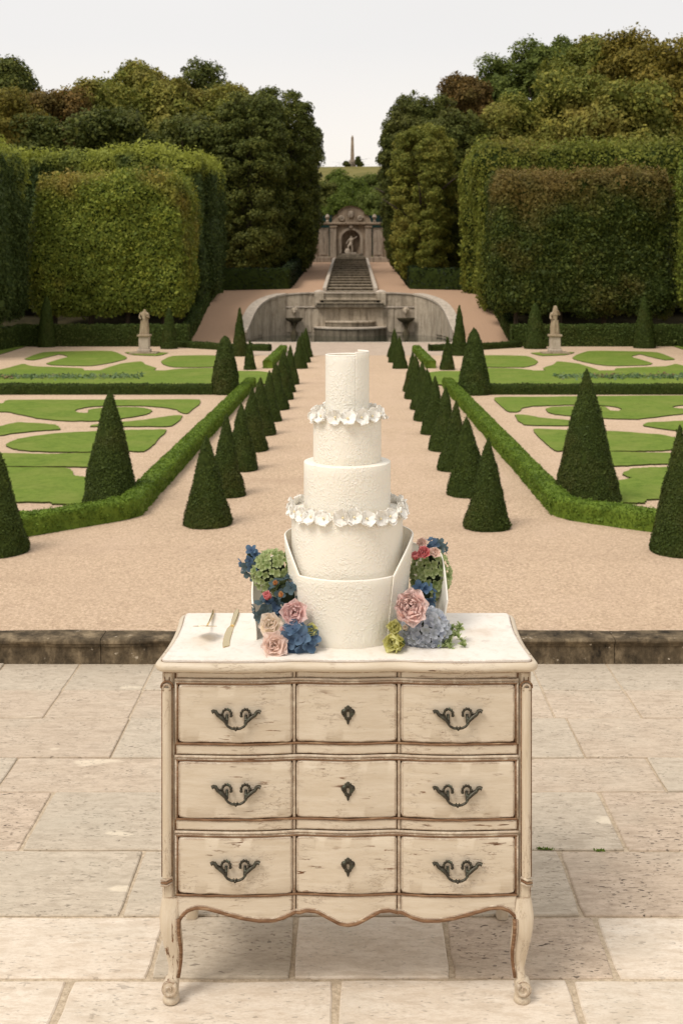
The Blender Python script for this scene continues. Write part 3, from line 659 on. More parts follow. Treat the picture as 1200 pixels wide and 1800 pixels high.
for s in (-1, 1):   # two small wall fountains
    t = empty('wall_fountain', (AX + s * 4.27, 87.9, GZ - 0.14))
    tag(t, f'dark mossy bowl fountain on the wall {"left" if s < 0 else "right"} of the stepped basins', 'fountain', 'bowl fountains on the pool wall')
    auto_smooth(MB().lathe([(0.06, 0.92), (0.30, 0.98), (0.55, 1.10), (0.66, 1.24), (0.68, 1.32), (0.60, 1.32), (0.5, 1.25), (0.02, 1.2)], 20, sy=0.75).obj('bowl', M['moss_shade'], t))
    auto_smooth(MB().lathe([(0.30, -0.1), (0.28, 0.15), (0.14, 0.35), (0.11, 0.6), (0.2, 0.85), (0.28, 0.95)], 14).obj('pedestal', M['moss_shade'], t))
    mb = MB().tube([(0.0, 0.42, 1.95), (0, 0.2, 1.9), (0, 0.05, 1.7)], [0.2, 0.16, 0.05], 8).tube([(-0.22, 0.4, 2.0), (-0.1, 0.3, 1.8), (0, 0.25, 1.6)], [0.09, 0.08, 0.05], 6).tube([(0.22, 0.4, 2.0), (0.1, 0.3, 1.8), (0, 0.25, 1.6)], [0.09, 0.08, 0.05], 6)
    auto_smooth(mb.obj('spout_mask', M['fountain'], t))

# ---- cascade stair
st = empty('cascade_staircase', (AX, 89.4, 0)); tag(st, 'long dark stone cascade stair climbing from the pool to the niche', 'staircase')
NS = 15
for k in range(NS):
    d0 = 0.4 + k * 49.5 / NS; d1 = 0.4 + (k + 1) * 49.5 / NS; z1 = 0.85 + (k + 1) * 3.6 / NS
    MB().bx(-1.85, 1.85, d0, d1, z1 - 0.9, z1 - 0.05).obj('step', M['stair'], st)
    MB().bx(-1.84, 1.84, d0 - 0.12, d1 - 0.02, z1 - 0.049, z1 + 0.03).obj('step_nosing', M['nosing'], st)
for s in (-1, 1):
    P = []
    for i in range(21):
        D = 0.3 + 49.5 * i / 20; z = hz(89.4 + D) + 0.55
        P.append([(s * 1.86, D, z - 1.6), (s * 1.86, D, z), (s * 2.14, D, z), (s * 2.14, D, z - 1.6)])
    mb = MB().grid(P); mb.f.append((3, 2, 1, 0)); mb.obj('side_kerb', M['coping'], st)

# ---- niche wall at the top
nw = empty('niche_wall', (AX + 0.05, 142, 0)); tag(nw, 'ornate stone niche wall with curved pediment above the cascade stair', 'garden wall')
ZB = 4.3
MB().bx(-5.3, 5.3, -2.2, -1.4, 3.5, 4.72).obj('ledge', M['niche_pale'], nw, bevel=0.04)
for k in range(3): MB().bx(-1.75 + k * 0.12, 1.75 - k * 0.12, -2.9 + k * 0.55, -0.2, 4.3, 4.70 + k * 0.17).obj('step', M['stair'], nw, bevel=0.02)
# front wall with an arched opening
ar = 1.16; zs, zc = 5.2, 6.95
arch = [(ar * math.cos(math.pi * i / 14), zc + ar * math.sin(math.pi * i / 14)) for i in range(15)]
for s in (-1, 1):
    q = [(s * 2.6, ZB), (s * ar, ZB), (s * ar, zs)] + [(s * abs(x), z) for x, z in arch[:8]] + [(0, 8.75), (s * 2.6, 8.75)]
    MB().prism(q, 0, 0.9, 'y').obj('wall_bay', M['niche'], nw)
MB().bx(-ar, ar, 0.02, 0.9, ZB, zs).obj('niche_sill', M['niche_pale'], nw)
back = [[(ar * 1.02 * math.cos(math.pi * i / 12), 0.3 + 0.9 * math.sin(math.pi * i / 12), z) for i in range(13)] for z in (zs - 0.2, 6.0, zc, zc + 0.5, 8.3)]
MB().grid(back).obj('niche_recess', M['niche'], nw, smooth=True)
P = [[(r * math.cos(math.pi * i / 16), y, zc + r * math.sin(math.pi * i / 16)) for r, y in ((ar, 0), (ar, -0.1), (ar + 0.32, -0.1), (ar + 0.32, 0))] for i in range(17)]
MB().grid(P).obj('arch_surround', M['niche_pale'], nw)
for s in (-1, 1):
    MB().bx(s * ar, s * (ar + 0.32), -0.1, 0, zs, zc).obj('arch_jamb', M['niche_pale'], nw)
    MB().bx(s * 1.78, s * 2.55, -0.28, -0.001, ZB, 8.6).obj('pilaster', M['niche_pale'], nw, bevel=0.04)
    MB().bx(s * 1.70, s * 2.63, -0.36, 0, 8.35, 8.62).obj('capital', M['niche'], nw, bevel=0.05)
    MB().bx(s * 2.7, s * 3.95, -0.05, 0.8, ZB, 8.4).obj('wall_bay', M['niche_pale'], nw, bevel=0.03)
    MB().bx(s * 2.9, s * 3.75, -0.12, -0.04, 5.0, 8.0).obj('panel', M['niche_pale'], nw, bevel=0.03)
    # curved shoulder falling to the side
    q = [(s * 3.95, ZB)] + [(s * (3.95 + 0.75 * t), 7.9 - 1.9 * math.sin(t * math.pi / 2)) for t in fr(0, 1, 8)] + [(s * 4.7, ZB)]
    MB().prism(q, 0.1, 0.7, 'y').obj('shoulder', M['niche'], nw)
    # low side arcade
    for x in (4.8, 6.0): MB().bx(s * x, s * (x + 0.25), 0.2, 0.7, 4.4, 6.6).obj('arcade_post', M['niche_pale'], nw)
    MB().bx(s * 4.72, s * 6.6, 0.15, 0.75, 6.6, 7.0).obj('arcade_beam', M['niche'], nw)
    MB().bx(s * 5.0, s * 6.0, 0.6, 0.7, 4.4, 6.6).obj('arcade_back', M['moss_shade'], nw)  # dark sheet filling the arcade opening, its shade put into the colour
    auto_smooth(MB().lathe([(0.15, 0), (0.22, 0.15), (0.12, 0.3), (0.3, 0.65), (0.2, 0.9), (0.03, 1.05)], 12, (s * 2.9, 0.2, 9.05)).obj('urn', M['niche_pale'], nw))
MB().bx(-4.1, 4.1, -0.4, 0.95, 8.75, 9.04).obj('cornice', M['niche'], nw, bevel=0.06)
ped = [(-2.35, 9.04), (2.35, 9.04)] + [(2.25, 9.5), (1.9, 9.9), (1.55, 10.05), (1.5, 10.35), (1.0, 10.75), (0.5, 10.95), (0, 11.0), (-0.5, 10.95), (-1.0, 10.75), (-1.5, 10.35), (-1.55, 10.05), (-1.9, 9.9), (-2.25, 9.5)]
MB().prism(ped, 0.0, 0.7, 'y').obj('pediment', M['niche'], nw)
P = [[(x * k, y, 9.04 + (z - 9.04) * k) for k, y in ((1.0, 0.0), (1.05, -0.16), (1.05, 0.72))] for x, z in ped[1:]]
MB().grid(P).obj('pediment_moulding', M['niche_pale'], nw)
auto_smooth(MB().lathe([(0.02, -0.45), (0.28, -0.35), (0.4, 0), (0.28, 0.38), (0.02, 0.5)], 14, (0, -0.05, 10.0), sy=0.5).obj('cartouche', M['niche_pale'], nw))
auto_smooth(MB().lathe([(0.02, -0.25), (0.22, -0.15), (0.28, 0.1), (0.02, 0.3)], 12, (0, -0.15, 8.5), sy=0.6).obj('keystone', M['niche_pale'], nw))
for s in (-1, 1):
    scr = [(s * (1.15 + 0.35 * math.cos(a) * (1 - a / 12)), -0.1, 9.5 + 0.35 * math.sin(a) * (1 - a / 12)) for a in fr(0, 9, 24)]
    MB().tube(scr, 0.1, 6).obj('scroll', M['niche_pale'], nw, smooth=True)
    t = MB().bx(s * 2.3, s * 5.4, 0, 0.08, hz(150) - 0.2, 10.35)
    o = t.obj('screen_panel', M['screen']); o.name = 'windbreak_screen'; o.location = (AX, 150, 0)
    tag(o, f'dark green windbreak screen behind the {SIDE[s]} shoulder of the niche wall', 'screen', 'green screens behind the niche')
    for x in (2.4, 3.9, 5.3): MB().bx(s * x - 0.05, s * x + 0.05, -0.06, 0.0, hz(150) - 0.2, 10.4).obj('post', M['bark'], o)

# ---- figures: skinned bodies of stone
def figure(name, joints, edges, mat, parent, loc, root=0, sub=2):
    me = bpy.data.meshes.new(name); me.from_pydata([j[:3] for j in joints], edges, []); me.materials.append(mat)
    o = place(name, me, parent, loc)
    sk = o.modifiers.new('skin', 'SKIN'); sk.use_smooth_shade = True
    for v, j in zip(me.skin_vertices[0].data, joints):
        rr = j[3]; v.radius = (rr, rr * (j[4] if len(j) > 4 else 0.8)); v.use_root = False
    me.skin_vertices[0].data[root].use_root = True
    o.modifiers.new('sub', 'SUBSURF').levels = sub; o.modifiers['sub'].render_levels = sub
    return o
def statue(s):
    x, D = AX + s * 11.4, 63.9
    t = empty('garden_statue', (x, D, GZ + 0.006))
    tag(t, 'lichen stained draped stone figure on a tall pedestal ' + ('with a cloak, beside the left parterre' if s < 0 else 'and hood, beside the right parterre'), 'statue', 'garden statues')
    MB().bx(-0.75, 0.75, -0.6, 0.6, 0, 0.10).obj('plinth', M['statue'], t, bevel=0.02)
    MB().bx(-0.36, 0.36, -0.32, 0.32, 0.10, 0.28).obj('pedestal_base', M['marble'], t, bevel=0.03)
    MB().bx(-0.28, 0.28, -0.26, 0.26, 0.28, 0.95).obj('pedestal', M['marble'], t, bevel=0.02)
    MB().bx(-0.36, 0.36, -0.34, 0.34, 0.95, 1.08).obj('pedestal_cap', M['statue'], t, bevel=0.03)
    z = 1.08
    J = [(0, 0, z + 0.78, 0.17), (0.01, 0, z + 0.98, 0.155), (0.0, 0, z + 1.16, 0.19), (0.02, -0.01, z + 1.27, 0.07), (0.03, -0.02, z + 1.40, 0.095, 1.0),
         (-0.10, -0.02, z + 0.45, 0.135), (-0.12, -0.02, z + 0.03, 0.12), (0.10, -0.04, z + 0.45, 0.13), (0.12, -0.06, z + 0.03, 0.13),
         (-0.22, 0, z + 1.15, 0.075), (-0.27, -0.06, z + 0.92, 0.065), (-0.14 if s < 0 else -0.22, -0.2, z + 0.85, 0.05),
         (0.21, 0, z + 1.14, 0.075), (0.26, -0.05, z + (0.9 if s < 0 else 1.08), 0.065), (0.16 if s < 0 else 0.12, -0.16, z + (1.02 if s < 0 else 1.34), 0.05),
         (0.0, 0.10, z + 0.4, 0.15), (0.02, 0.12, z + 0.03, 0.17)]
    E = [(0, 1), (1, 2), (2, 3), (3, 4), (0, 5), (5, 6), (0, 7), (7, 8), (2, 9), (9, 10), (10, 11), (2, 12), (12, 13), (13, 14), (0, 15), (15, 16)]
    figure('figure', J, E, M['statue'], t, (0, 0, 0))
    # draped skirt and cloak folds
    P = []
    for i in range(9):
        tt = i / 8; zz = z + 0.80 - 0.80 * tt
        P.append([((0.19 + 0.07 * tt + 0.025 * math.sin(a * 7 + tt * 2 * s)) * math.cos(a), (0.15 + 0.07 * tt + 0.02 * math.sin(a * 7 + 1)) * math.sin(a), zz) for a in fr(0, 2 * math.pi, 40)])
    MB().grid(P).obj('drapery', M['statue'], t, smooth=True)
    P = [[(s * (-0.22 + 0.30 * u + 0.03 * math.sin(v * 5)), 0.10 + 0.06 * math.sin(u * 9 + v), z + 1.2 - 1.0 * v) for u in fr(0, 1, 12)] for v in fr(0, 1, 10)]
    o = MB().grid(P).obj('cloak', M['statue'], t, smooth=True); md = o.modifiers.new('s', 'SOLIDIFY'); md.thickness = 0.05
    if s > 0:
        auto_smooth(MB().lathe([(0.02, 0.22), (0.08, 0.19), (0.12, 0.1), (0.14, 0.0), (0.17, -0.15), (0.2, -0.3)], 14, (0.03, 0.03, z + 1.38), cap=False).obj('hood', M['statue'], t))
for s in (-1, 1): statue(s)
t = empty('niche_statue', (AX + 0.05, 142.35, 5.2)); tag(t, 'pale marble figure group leaning on one raised leg inside the arched niche', 'statue')
MB().bx(-0.7, 0.7, -0.35, 0.35, 0, 0.14).obj('base', M['marble'], t, bevel=0.03)
z = 0.14
J = [(0.0, 0, z + 1.05, 0.22), (0.02, -0.02, z + 1.35, 0.2), (0.06, -0.04, z + 1.65, 0.25), (0.04, -0.06, z + 1.84, 0.09), (0.0, -0.1, z + 2.05, 0.14, 1),
     (0.18, -0.05, z + 0.6, 0.16), (0.16, 0, z + 0.05, 0.12), (-0.28, -0.2, z + 0.85, 0.16), (-0.35, -0.12, z + 0.35, 0.12),
     (0.32, -0.04, z + 1.7, 0.11), (0.55, -0.05, z + 1.8, 0.09), (0.78, -0.06, z + 2.0, 0.07), (-0.22, -0.04, z + 1.6, 0.11), (-0.45, -0.1, z + 1.3, 0.09), (-0.55, -0.15, z + 1.0, 0.08)]
figure('figure', J, [(0, 1), (1, 2), (2, 3), (3, 4), (0, 5), (5, 6), (0, 7), (7, 8), (2, 9), (9, 10), (10, 11), (2, 12), (12, 13), (13, 14)], M['marble'], t, (0, 0, 0))
auto_smooth(MB().lathe([(0.34, 0), (0.36, 0.2), (0.26, 0.42), (0.1, 0.5)], 12, (-0.42, -0.1, z), sy=0.7).obj('rock', M['marble'], t))

# ---- obelisk on the hill
oz = hz(303) - 0.1
t = empty('obelisk', (AX + 0.4, 303, oz)); tag(t, 'slender stone obelisk standing on the crest of the hill', 'obelisk')
MB().box((0, 0, 0.9), (1.0, 1.0, 0.9)).obj('pedestal', M['niche_pale'], t, bevel=0.05)
MB().box((0, 0, 1.95), (0.75, 0.75, 0.16)).obj('cap', M['niche_pale'], t, bevel=0.04)
mb = MB(); mb.box((0, 0, 5.1), (0.52, 0.52, 3.0), taper=0.62); mb.add([(-0.32, -0.32, 8.1), (0.32, -0.32, 8.1), (0.32, 0.32, 8.1), (-0.32, 0.32, 8.1), (0, 0, 8.75)], [(0, 1, 4), (1, 2, 4), (2, 3, 4), (3, 0, 4), (3, 2, 1, 0)])
mb.obj('shaft', M['niche'], t)

# ================================================================ PLANTS
# ---- clipped cones
def cone_mesh(name, R, H, p, n_leaf, leaf, mat, seed, blunt=0.04):
    r = np.random.default_rng(seed)
    def prof(t):   # radius at height fraction t
        body = R * ((1 - t) ** p * (1 - blunt) + blunt * np.sqrt(np.maximum(0, 1 - t ** 6)))
        foot = np.where(t < 0.05, 0.90 + 0.10 * np.sqrt(np.clip(t / 0.05, 0, 1)), 1.0)
        return body * foot
    def surf(t, a):
        rr = prof(t); P = np.stack([rr * np.cos(a), rr * np.sin(a), H * t], 1)
        N = nz(np.stack([np.cos(a), np.sin(a), np.full_like(a, R / H)], 1))
        dsp = vnoise(P, 2.2 / R ** 0.5, seed) * 0.028 + vnoise(P, 9, seed + 3) * 0.009 + vnoise(P, 24, seed + 5) * 0.005
        return P + N * (dsp * (0.35 + 0.65 * np.clip(rr / R * 2, 0, 1)))[:, None], N
    nt, na = 46, 56
    tt, aa = np.meshgrid(np.concatenate([[0], np.linspace(0.004, 1.0, nt - 1)]), np.linspace(0, 2 * np.pi, na, endpoint=False), indexing='ij')
    C, _ = surf(tt.ravel(), aa.ravel()); C[:, :2] *= 0.985
    u = r.uniform(0, 1, n_leaf); t = 1 - np.sqrt(u) ** 1.0; t = np.clip(t, 0, 0.998)
    P, N = surf(t, r.uniform(0, 2 * np.pi, n_leaf))
    # small gaps and loose twigs
    hole = vnoise(P, 7, seed + 11) > 0.62
    P = P - N * (hole * 0.02)[:, None] + N * (r.uniform(0, 1, n_leaf) ** 6 * 0.025)[:, None]
    V, Q = join((C, gridq(nt, na, True)), leaf_quads(P, N, leaf, 0.5, 0.5, r))
    return npmesh(name, V, Q, mat, ncore=(nt - 1) * na)
CM = [cone_mesh('conical_shrub', 0.40, 1.53, 0.92 + 0.05 * k, 9000, 0.031, M['yew'], 20 + k, 0.03 + 0.02 * k) for k in range(4)]
left_y = [931, 877, 831, 796, 767, 743, 722, 704, 691, 677]; right_y = [936, 876.5, 831.5, 796, 766, 742, 722, 703, 690]
far_y = [648.8, 638, 628.5]
def yD(y): return (CZ - GZ) * FP / (y - VY)
for s, ys in ((-1, left_y), (1, right_y)):
    for k, y in enumerate(ys + far_y):
        far = k >= len(ys); j = k - len(ys) if far else k
        sc = random.uniform(0.92, 1.07)
        o = place('conical_shrub', CM[(k * 3 + (s > 0)) % 4], None, (AX + s * (2.34 + random.uniform(-.03, .03)), yD(y) + 0.39, GZ - 0.01), (random.uniform(-.02, .02), random.uniform(-.025, .025), random.uniform(0, 6.28)), (sc * random.uniform(.96, 1.06), sc, random.uniform(0.97, 1.05)))
        lab = (f'{ORD[j]} clipped yew cone from the pool end of the {SIDE[s]} row by the path' if far and False else
               (f'small yew cone near the pool, {ORD[j]} of three past the gap in the {SIDE[s]} row' if far else f'{ORD[j]} clipped yew cone from the terrace in the row edging the path on the {SIDE[s]}'))
        tag(o, lab, 'shrub', f'yew cones along the {SIDE[s]} edge of the path')
big = [  # px, base y, top y, half width px, blunt, p, label
    (-16, 983, 800, 52, .04, .95, 'dark yew cone cut off by the picture edge left of the parterre corner hedge'),
    (1210, 983, 752, 56, .04, .95, 'tall dark yew cone at the picture edge beyond the right parterre corner hedge'),
    (183, 897, 687, 51, .05, .86, 'large yew cone inside the corner of the left near parterre'),
    (1043, 896, 650, 62, .03, .88, 'very large pointed yew cone inside the corner of the right near parterre'),
    (393, 695, 591, 27, .28, .72, 'round topped yew cone at the end of the left cross hedge'),
    (836, 696, 577, 31, .20, .80, 'broad blunt yew cone at the end of the right cross hedge'),
    (420, 627, 540, 14, .10, .90, 'slim dark yew cone by the low hedge left of the pool'),
    (808, 626, 535, 14, .10, .90, 'slim dark yew cone by the low hedge right of the pool'),
    (438, 650.5, 598, 11, .04, .95, 'little yew cone standing alone left of the far path hedge'),
    (787, 651, 592, 13, .04, .95, 'little olive yew cone standing alone right of the far path hedge'),
    (78, 611, 520, 15, .30, .70, 'blunt dark yew column against the back hedge, farther left of the left statue'),
    (295, 614, 540, 15, .20, .80, 'dark yew cone against the back hedge just right of the left statue'),
    (943, 614, 532, 20, .22, .80, 'dark yew cone against the back hedge just left of the right statue'),
    (1137, 613, 520, 20, .22, .80, 'dark yew cone against the back hedge, farther right of the right statue')]
for k, (px, yb, yt, hw, bl, p, lab) in enumerate(big):
    D = yD(yb); R = hw * D / FP; H = (yb - yt) * D / FP * 1.0
    n = 20000 if D < 25 else 8000
    o = place('conical_shrub', cone_mesh('conical_shrub', R, H, p, n, 0.033 if D < 25 else 0.045 + D * 0.0005, M['yew'], 60 + k, bl), None, (X_(px, D), D + R, GZ - 0.01))
    tag(o, lab, 'shrub', 'large clipped yew cones in the parterres')

# ---- low box hedges swept along a line
def hedge_line(name, path, w, h, leaf, dens, mat, label, seed, rag=0.02, z=lambda D: GZ):
    r = np.random.default_rng(seed)
    pts = []
    for i in range(len(path) - 1):
        a, b = np.array(path[i]), np.array(path[i + 1]); n = max(2, int(np.linalg.norm(b - a) / 0.3))
        for k in range(n): pts.append(a + (b - a) * k / n)
    pts.append(np.array(path[-1])); pts = np.array(pts, float)
    tan = np.gradient(pts, axis=0); tan /= np.linalg.norm(tan, axis=1, keepdims=True); nor = np.stack([-tan[:, 1], tan[:, 0]], 1)
    cum = np.concatenate([[0], np.cumsum(np.linalg.norm(np.diff(pts, axis=0), axis=1))]); T = cum[-1]
    hw = w / 2; rc = min(0.10, hw * 0.4)
    per = 2 * h + w
    def sect(u):     # u in [0,1] round the section: up one side, over, down
        d = u * per; side = np.zeros_like(d); zz = np.zeros_like(d); ns = np.zeros_like(d); nzv = np.zeros_like(d)
        a = d < h; side[a] = -hw; zz[a] = d[a]; ns[a] = -1
        b = (d >= h) & (d < h + w); side[b] = d[b] - h - hw; zz[b] = h; nzv[b] = 1
        c = d >= h + w; side[c] = hw; zz[c] = per - d[c]; ns[c] = 1
        # round the shoulders
        k = (np.abs(side) > hw - rc) & (zz > h - rc)
        dx = np.abs(side) - (hw - rc); dzz = zz - (h - rc); L_ = np.maximum(np.hypot(dx, dzz), 1e-6); f = np.where(k, rc / np.maximum(L_, rc), 1)
        side = np.where(k, np.sign(side) * (hw - rc + dx * f), side); zz = np.where(k, h - rc + dzz * f, zz)
        return side, zz, ns, nzv
    def surf(sv, u):
        x = np.interp(sv, cum, pts[:, 0]); y = np.interp(sv, cum, pts[:, 1])
        nx = np.interp(sv, cum, nor[:, 0]); ny = np.interp(sv, cum, nor[:, 1])
        sd, zz, ns, nv = sect(u)
        zb = np.array([z(q) for q in y]) if len(y) < 30000 else np.full_like(y, z(float(y.mean())))
        P = np.stack([x + nx * sd, y + ny * sd, zb + zz], 1); N = np.stack([nx * ns, ny * ns, nv], 1) + 1e-6
        dsp = vnoise(P, 1.6, seed) * rag + vnoise(P, 6, seed + 1) * rag * 0.7 + vnoise(P, 18, seed + 2) * rag * 0.5
        return P + N * dsp[:, None], N
    ns_ = max(3, int(T / 0.2)); nu = 15
    ss, uu = np.meshgrid(np.linspace(0, T, ns_), np.linspace(0, 1, nu), indexing='ij')
    C, _ = surf(ss.ravel(), uu.ravel())
    caps = []
    q = gridq(ns_, nu)
    caps = np.array([[e0 * nu + k, e0 * nu + k + 1, e0 * nu + nu - 2 - k, e0 * nu + nu - 1 - k] for e0 in (0, ns_ - 1) for k in range(nu // 2)])
    q = np.concatenate([q, caps])
    n = int(T * per * dens)
    P, N = surf(r.uniform(0, T, n), r.uniform(0, 1, n))
    P = P + N * (r.uniform(0, 1, n) ** 5 * rag * 1.6)[:, None]
    ne = int(w * h * dens)
    ends = []
    for e0, sg in ((0, -1), (-1, 1)):
        sd = r.uniform(-hw, hw, ne); zz = r.uniform(0, h, ne)
        ends.append((np.stack([pts[e0, 0] + nor[e0, 0] * sd, pts[e0, 1] + nor[e0, 1] * sd, z(pts[e0, 1]) + zz], 1), np.tile([[tan[e0, 0] * sg, tan[e0, 1] * sg, 0]], (ne, 1))))
    lv = [leaf_quads(P, N, leaf, 0.7, 0.55, r)] + [leaf_quads(a, b, leaf, 0.7, 0.55, r) for a, b in ends]
    V, Q = join((C, q), *lv)
    o = place(name, npmesh(name, V, Q, mat, ncore=0 if mat == M['box'] else len(q))); tag(o, label, 'hedge', 'low clipped hedges of the parterres'); return o
for s in (-1, 1):
    c = AX + s * 3.80
    hedge_line('box_hedge', [(c, 44.5), (c, 20.3), (AX + s * 3.98, 19.95), (AX + s * 5.55, 18.75 if s > 0 else 18.45), (AX + s * 9.5, 16.4)], 0.38, 0.34, 0.036, 2000, M['box'], f'bright low box hedge edging the {SIDE[s]} near parterre and turning its corner', 100 + s, 0.02)
    hedge_line('box_hedge', [(c, 53.5), (c, 66.0)], 0.42, 0.36, 0.06, 380, M['box'], f'short low box hedge beside the {SIDE[s]} far parterre near the pool', 104 + s, 0.025)
    hedge_line('box_hedge', [(AX + s * 4.9, 41.6), (AX + s * 26, 41.6)], 0.55, 0.36, 0.06, 300, M['yew'], f'dark low cross hedge between the {SIDE[s]} near parterre and the long lawn', 108 + s, 0.025)
    hedge_line('box_hedge', [(AX + s * 4.6, 66.3), (AX + s * 7.2, 67.2), (AX + s * 10.3, 70.0)], 0.5, 0.38, 0.08, 120, M['yew'], f'thin dark hedge slanting from the pool to the {SIDE[s]} back hedge', 112 + s, 0.03)
    hedge_line('back_hedge', [(AX + s * 10.0, 71.2), (AX + s * 20.6, 71.2)], 0.9, 1.32, 0.11, 170, M['low_hedge'], f'waist high dull green hedge along the back of the {SIDE[s]} far parterre', 116 + s, 0.04)
    hedge_line('back_hedge', [(AX + s * 20.6, 71.4), (AX + s * 20.9, 60.0)], 0.9, 1.25, 0.11, 90, M['low_hedge'], f'waist high hedge along the outer flank of the {SIDE[s]} far parterre', 120 + s, 0.04)
    hedge_line('ramp_hedge', [(AX + s * 10.95, 73.0), (AX + s * 10.85, 93.0)], 0.7, 1.0, 0.12, 80, M['low_hedge'], f'low hedge climbing beside the {SIDE[s]} gravel ramp', 124 + s, 0.04, hz)
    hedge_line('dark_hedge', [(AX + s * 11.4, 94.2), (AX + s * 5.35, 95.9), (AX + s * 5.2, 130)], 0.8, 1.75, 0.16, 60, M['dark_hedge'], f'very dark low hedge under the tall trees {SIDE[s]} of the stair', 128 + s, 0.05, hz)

# ---- great clipped hedge blocks
def block_hedge(name, x0, x1, y0, y1, z0, z1, rad, n, leaf, mat, label, seed, trunks=4):
    r = np.random.default_rng(seed)
    h = np.array([(x1 - x0) / 2, (y1 - y0) / 2, (z1 - z0) / 2]); c = np.array([(x0 + x1) / 2, (y0 + y1) / 2, (z0 + z1) / 2])
    def surf(q):
        p = q * h; inner = np.clip(p, -(h - rad), h - rad); dd = p - inner; N = nz(dd)
        P = inner + N * rad
        wob = vnoise(P + c, 0.28, seed) * 0.5 + vnoise(P + c, 0.8, seed + 1) * 0.36 + vnoise(P + c, 2.2, seed + 2) * 0.12
        wob = wob + np.clip(vnoise((P + c) * [1, 1, 0.08], 0.55, seed + 5), -1, 0.2) * 0.55 * (1 - N[:, 2])   # upright ribs between the planted trees
        wob = wob - np.clip((-q[:, 2] - 0.72) / 0.28, 0, 1) * 0.5
        def fld(X): return vnoise(X, 0.28, seed) * 0.5 + vnoise(X, 0.8, seed + 1) * 0.36 + vnoise(X, 2.2, seed + 2) * 0.14
        b0 = fld(P + c); e_ = 0.12; Gd = np.stack([(fld(P + c + np.eye(3)[i] * e_) - b0) / e_ for i in range(3)], 1)
        return P + N * wob[:, None], nz(N - 0.9 * Gd)
    faces = [(0, -1), (0, 1), (1, -1), (2, 1)]
    core = []; b = 0; area = []
    k = 34
    for ax, sg in faces:
        o2 = [i for i in range(3) if i != ax]
        u, v = np.meshgrid(np.linspace(-1, 1, k), np.linspace(-1, 1, k), indexing='ij')
        q = np.zeros((k * k, 3)); q[:, ax] = sg; q[:, o2[0]] = u.ravel(); q[:, o2[1]] = v.ravel()
        P, _ = surf(q); core.append(((P * 0.985), gridq(k, k))); area.append(h[o2[0]] * h[o2[1]])
    area = np.array(area) / sum(area); lv = []
    for (ax, sg), a in zip(faces, area):
        m_ = int(n * a); o2 = [i for i in range(3) if i != ax]
        q = r.uniform(-1, 1, (m_, 3)); q[:, ax] = sg
        P, N = surf(q)
        up = np.clip(q[:, 2], 0, 1) ** 3
        P = P + N * (r.uniform(0, 1, m_) ** 4 * 0.35)[:, None]
        P[:, 2] += (r.uniform(0, 1, m_) ** 3) * (N[:, 2] > 0.5) * 0.8
        lv.append(leaf_quads(P, N, leaf, 0.55, 0.6, r))
    V, Q = join(*core, *lv)
    t = empty(name, tuple([c[0], c[1], hz(c[1])])); tag(t, label, 'hedge', 'tall clipped hornbeam hedges')
    me = npmesh('foliage', V + c - np.array([c[0], c[1], hz(c[1])]), Q, mat, ncore=4 * (k - 1) ** 2); place('foliage', me, t)
    for i in range(trunks):
        x = -h[0] + 1.2 + (2 * h[0] - 2.4) * i / max(1, trunks - 1)
        MB().tube([(x, -h[1] + 1.4, hz(y0) - hz(c[1]) - 0.3), (x + .1, -h[1] + 1.5, z0 - hz(c[1]) + 1.5)], [0.2, 0.14], 7).obj('trunk', M['bark'], t)
    return t
block_hedge('hornbeam_hedge', -20.4, -10.95, 72.9, 81.0, GZ + 1.5, 8.3, 0.75, 74000, 0.165, M['hornbeam'], 'square clipped hornbeam block behind the left statue', 200)
block_hedge('hornbeam_hedge', -27.0, -10.5, 82.5, 97.0, GZ + 1.6, 11.0, 0.9, 76000, 0.20, M['hornbeam_sunlit_top'], 'taller pale topped hornbeam hedge rising behind the left square block', 201)
block_hedge('hornbeam_hedge', -30.5, -20.5, 56.5, 73.5, GZ + 1.2, 9.9, 1.2, 50000, 0.18, M['hornbeam_sunlit_top'], 'tall hornbeam hedge running along the left picture edge', 202)
block_hedge('hornbeam_hedge', 9.4, 20.3, 72.9, 81.0, GZ + 1.5, 8.5, 0.8, 74000, 0.165, M['hornbeam_dark'], 'russet dark clipped hornbeam block behind the right statue', 203)
block_hedge('hornbeam_hedge', 9.5, 27.0, 82.5, 100.0, GZ + 1.6, 11.6, 1.0, 80000, 0.20, M['hornbeam_fresh'], 'taller pale topped hornbeam hedge rising behind the right russet block', 204)
block_hedge('hornbeam_hedge', 20.5, 30.5, 56.5, 73.5, GZ + 1.2, 9.6, 1.2, 50000, 0.18, M['hornbeam'], 'tall hornbeam hedge running along the right picture edge', 205)

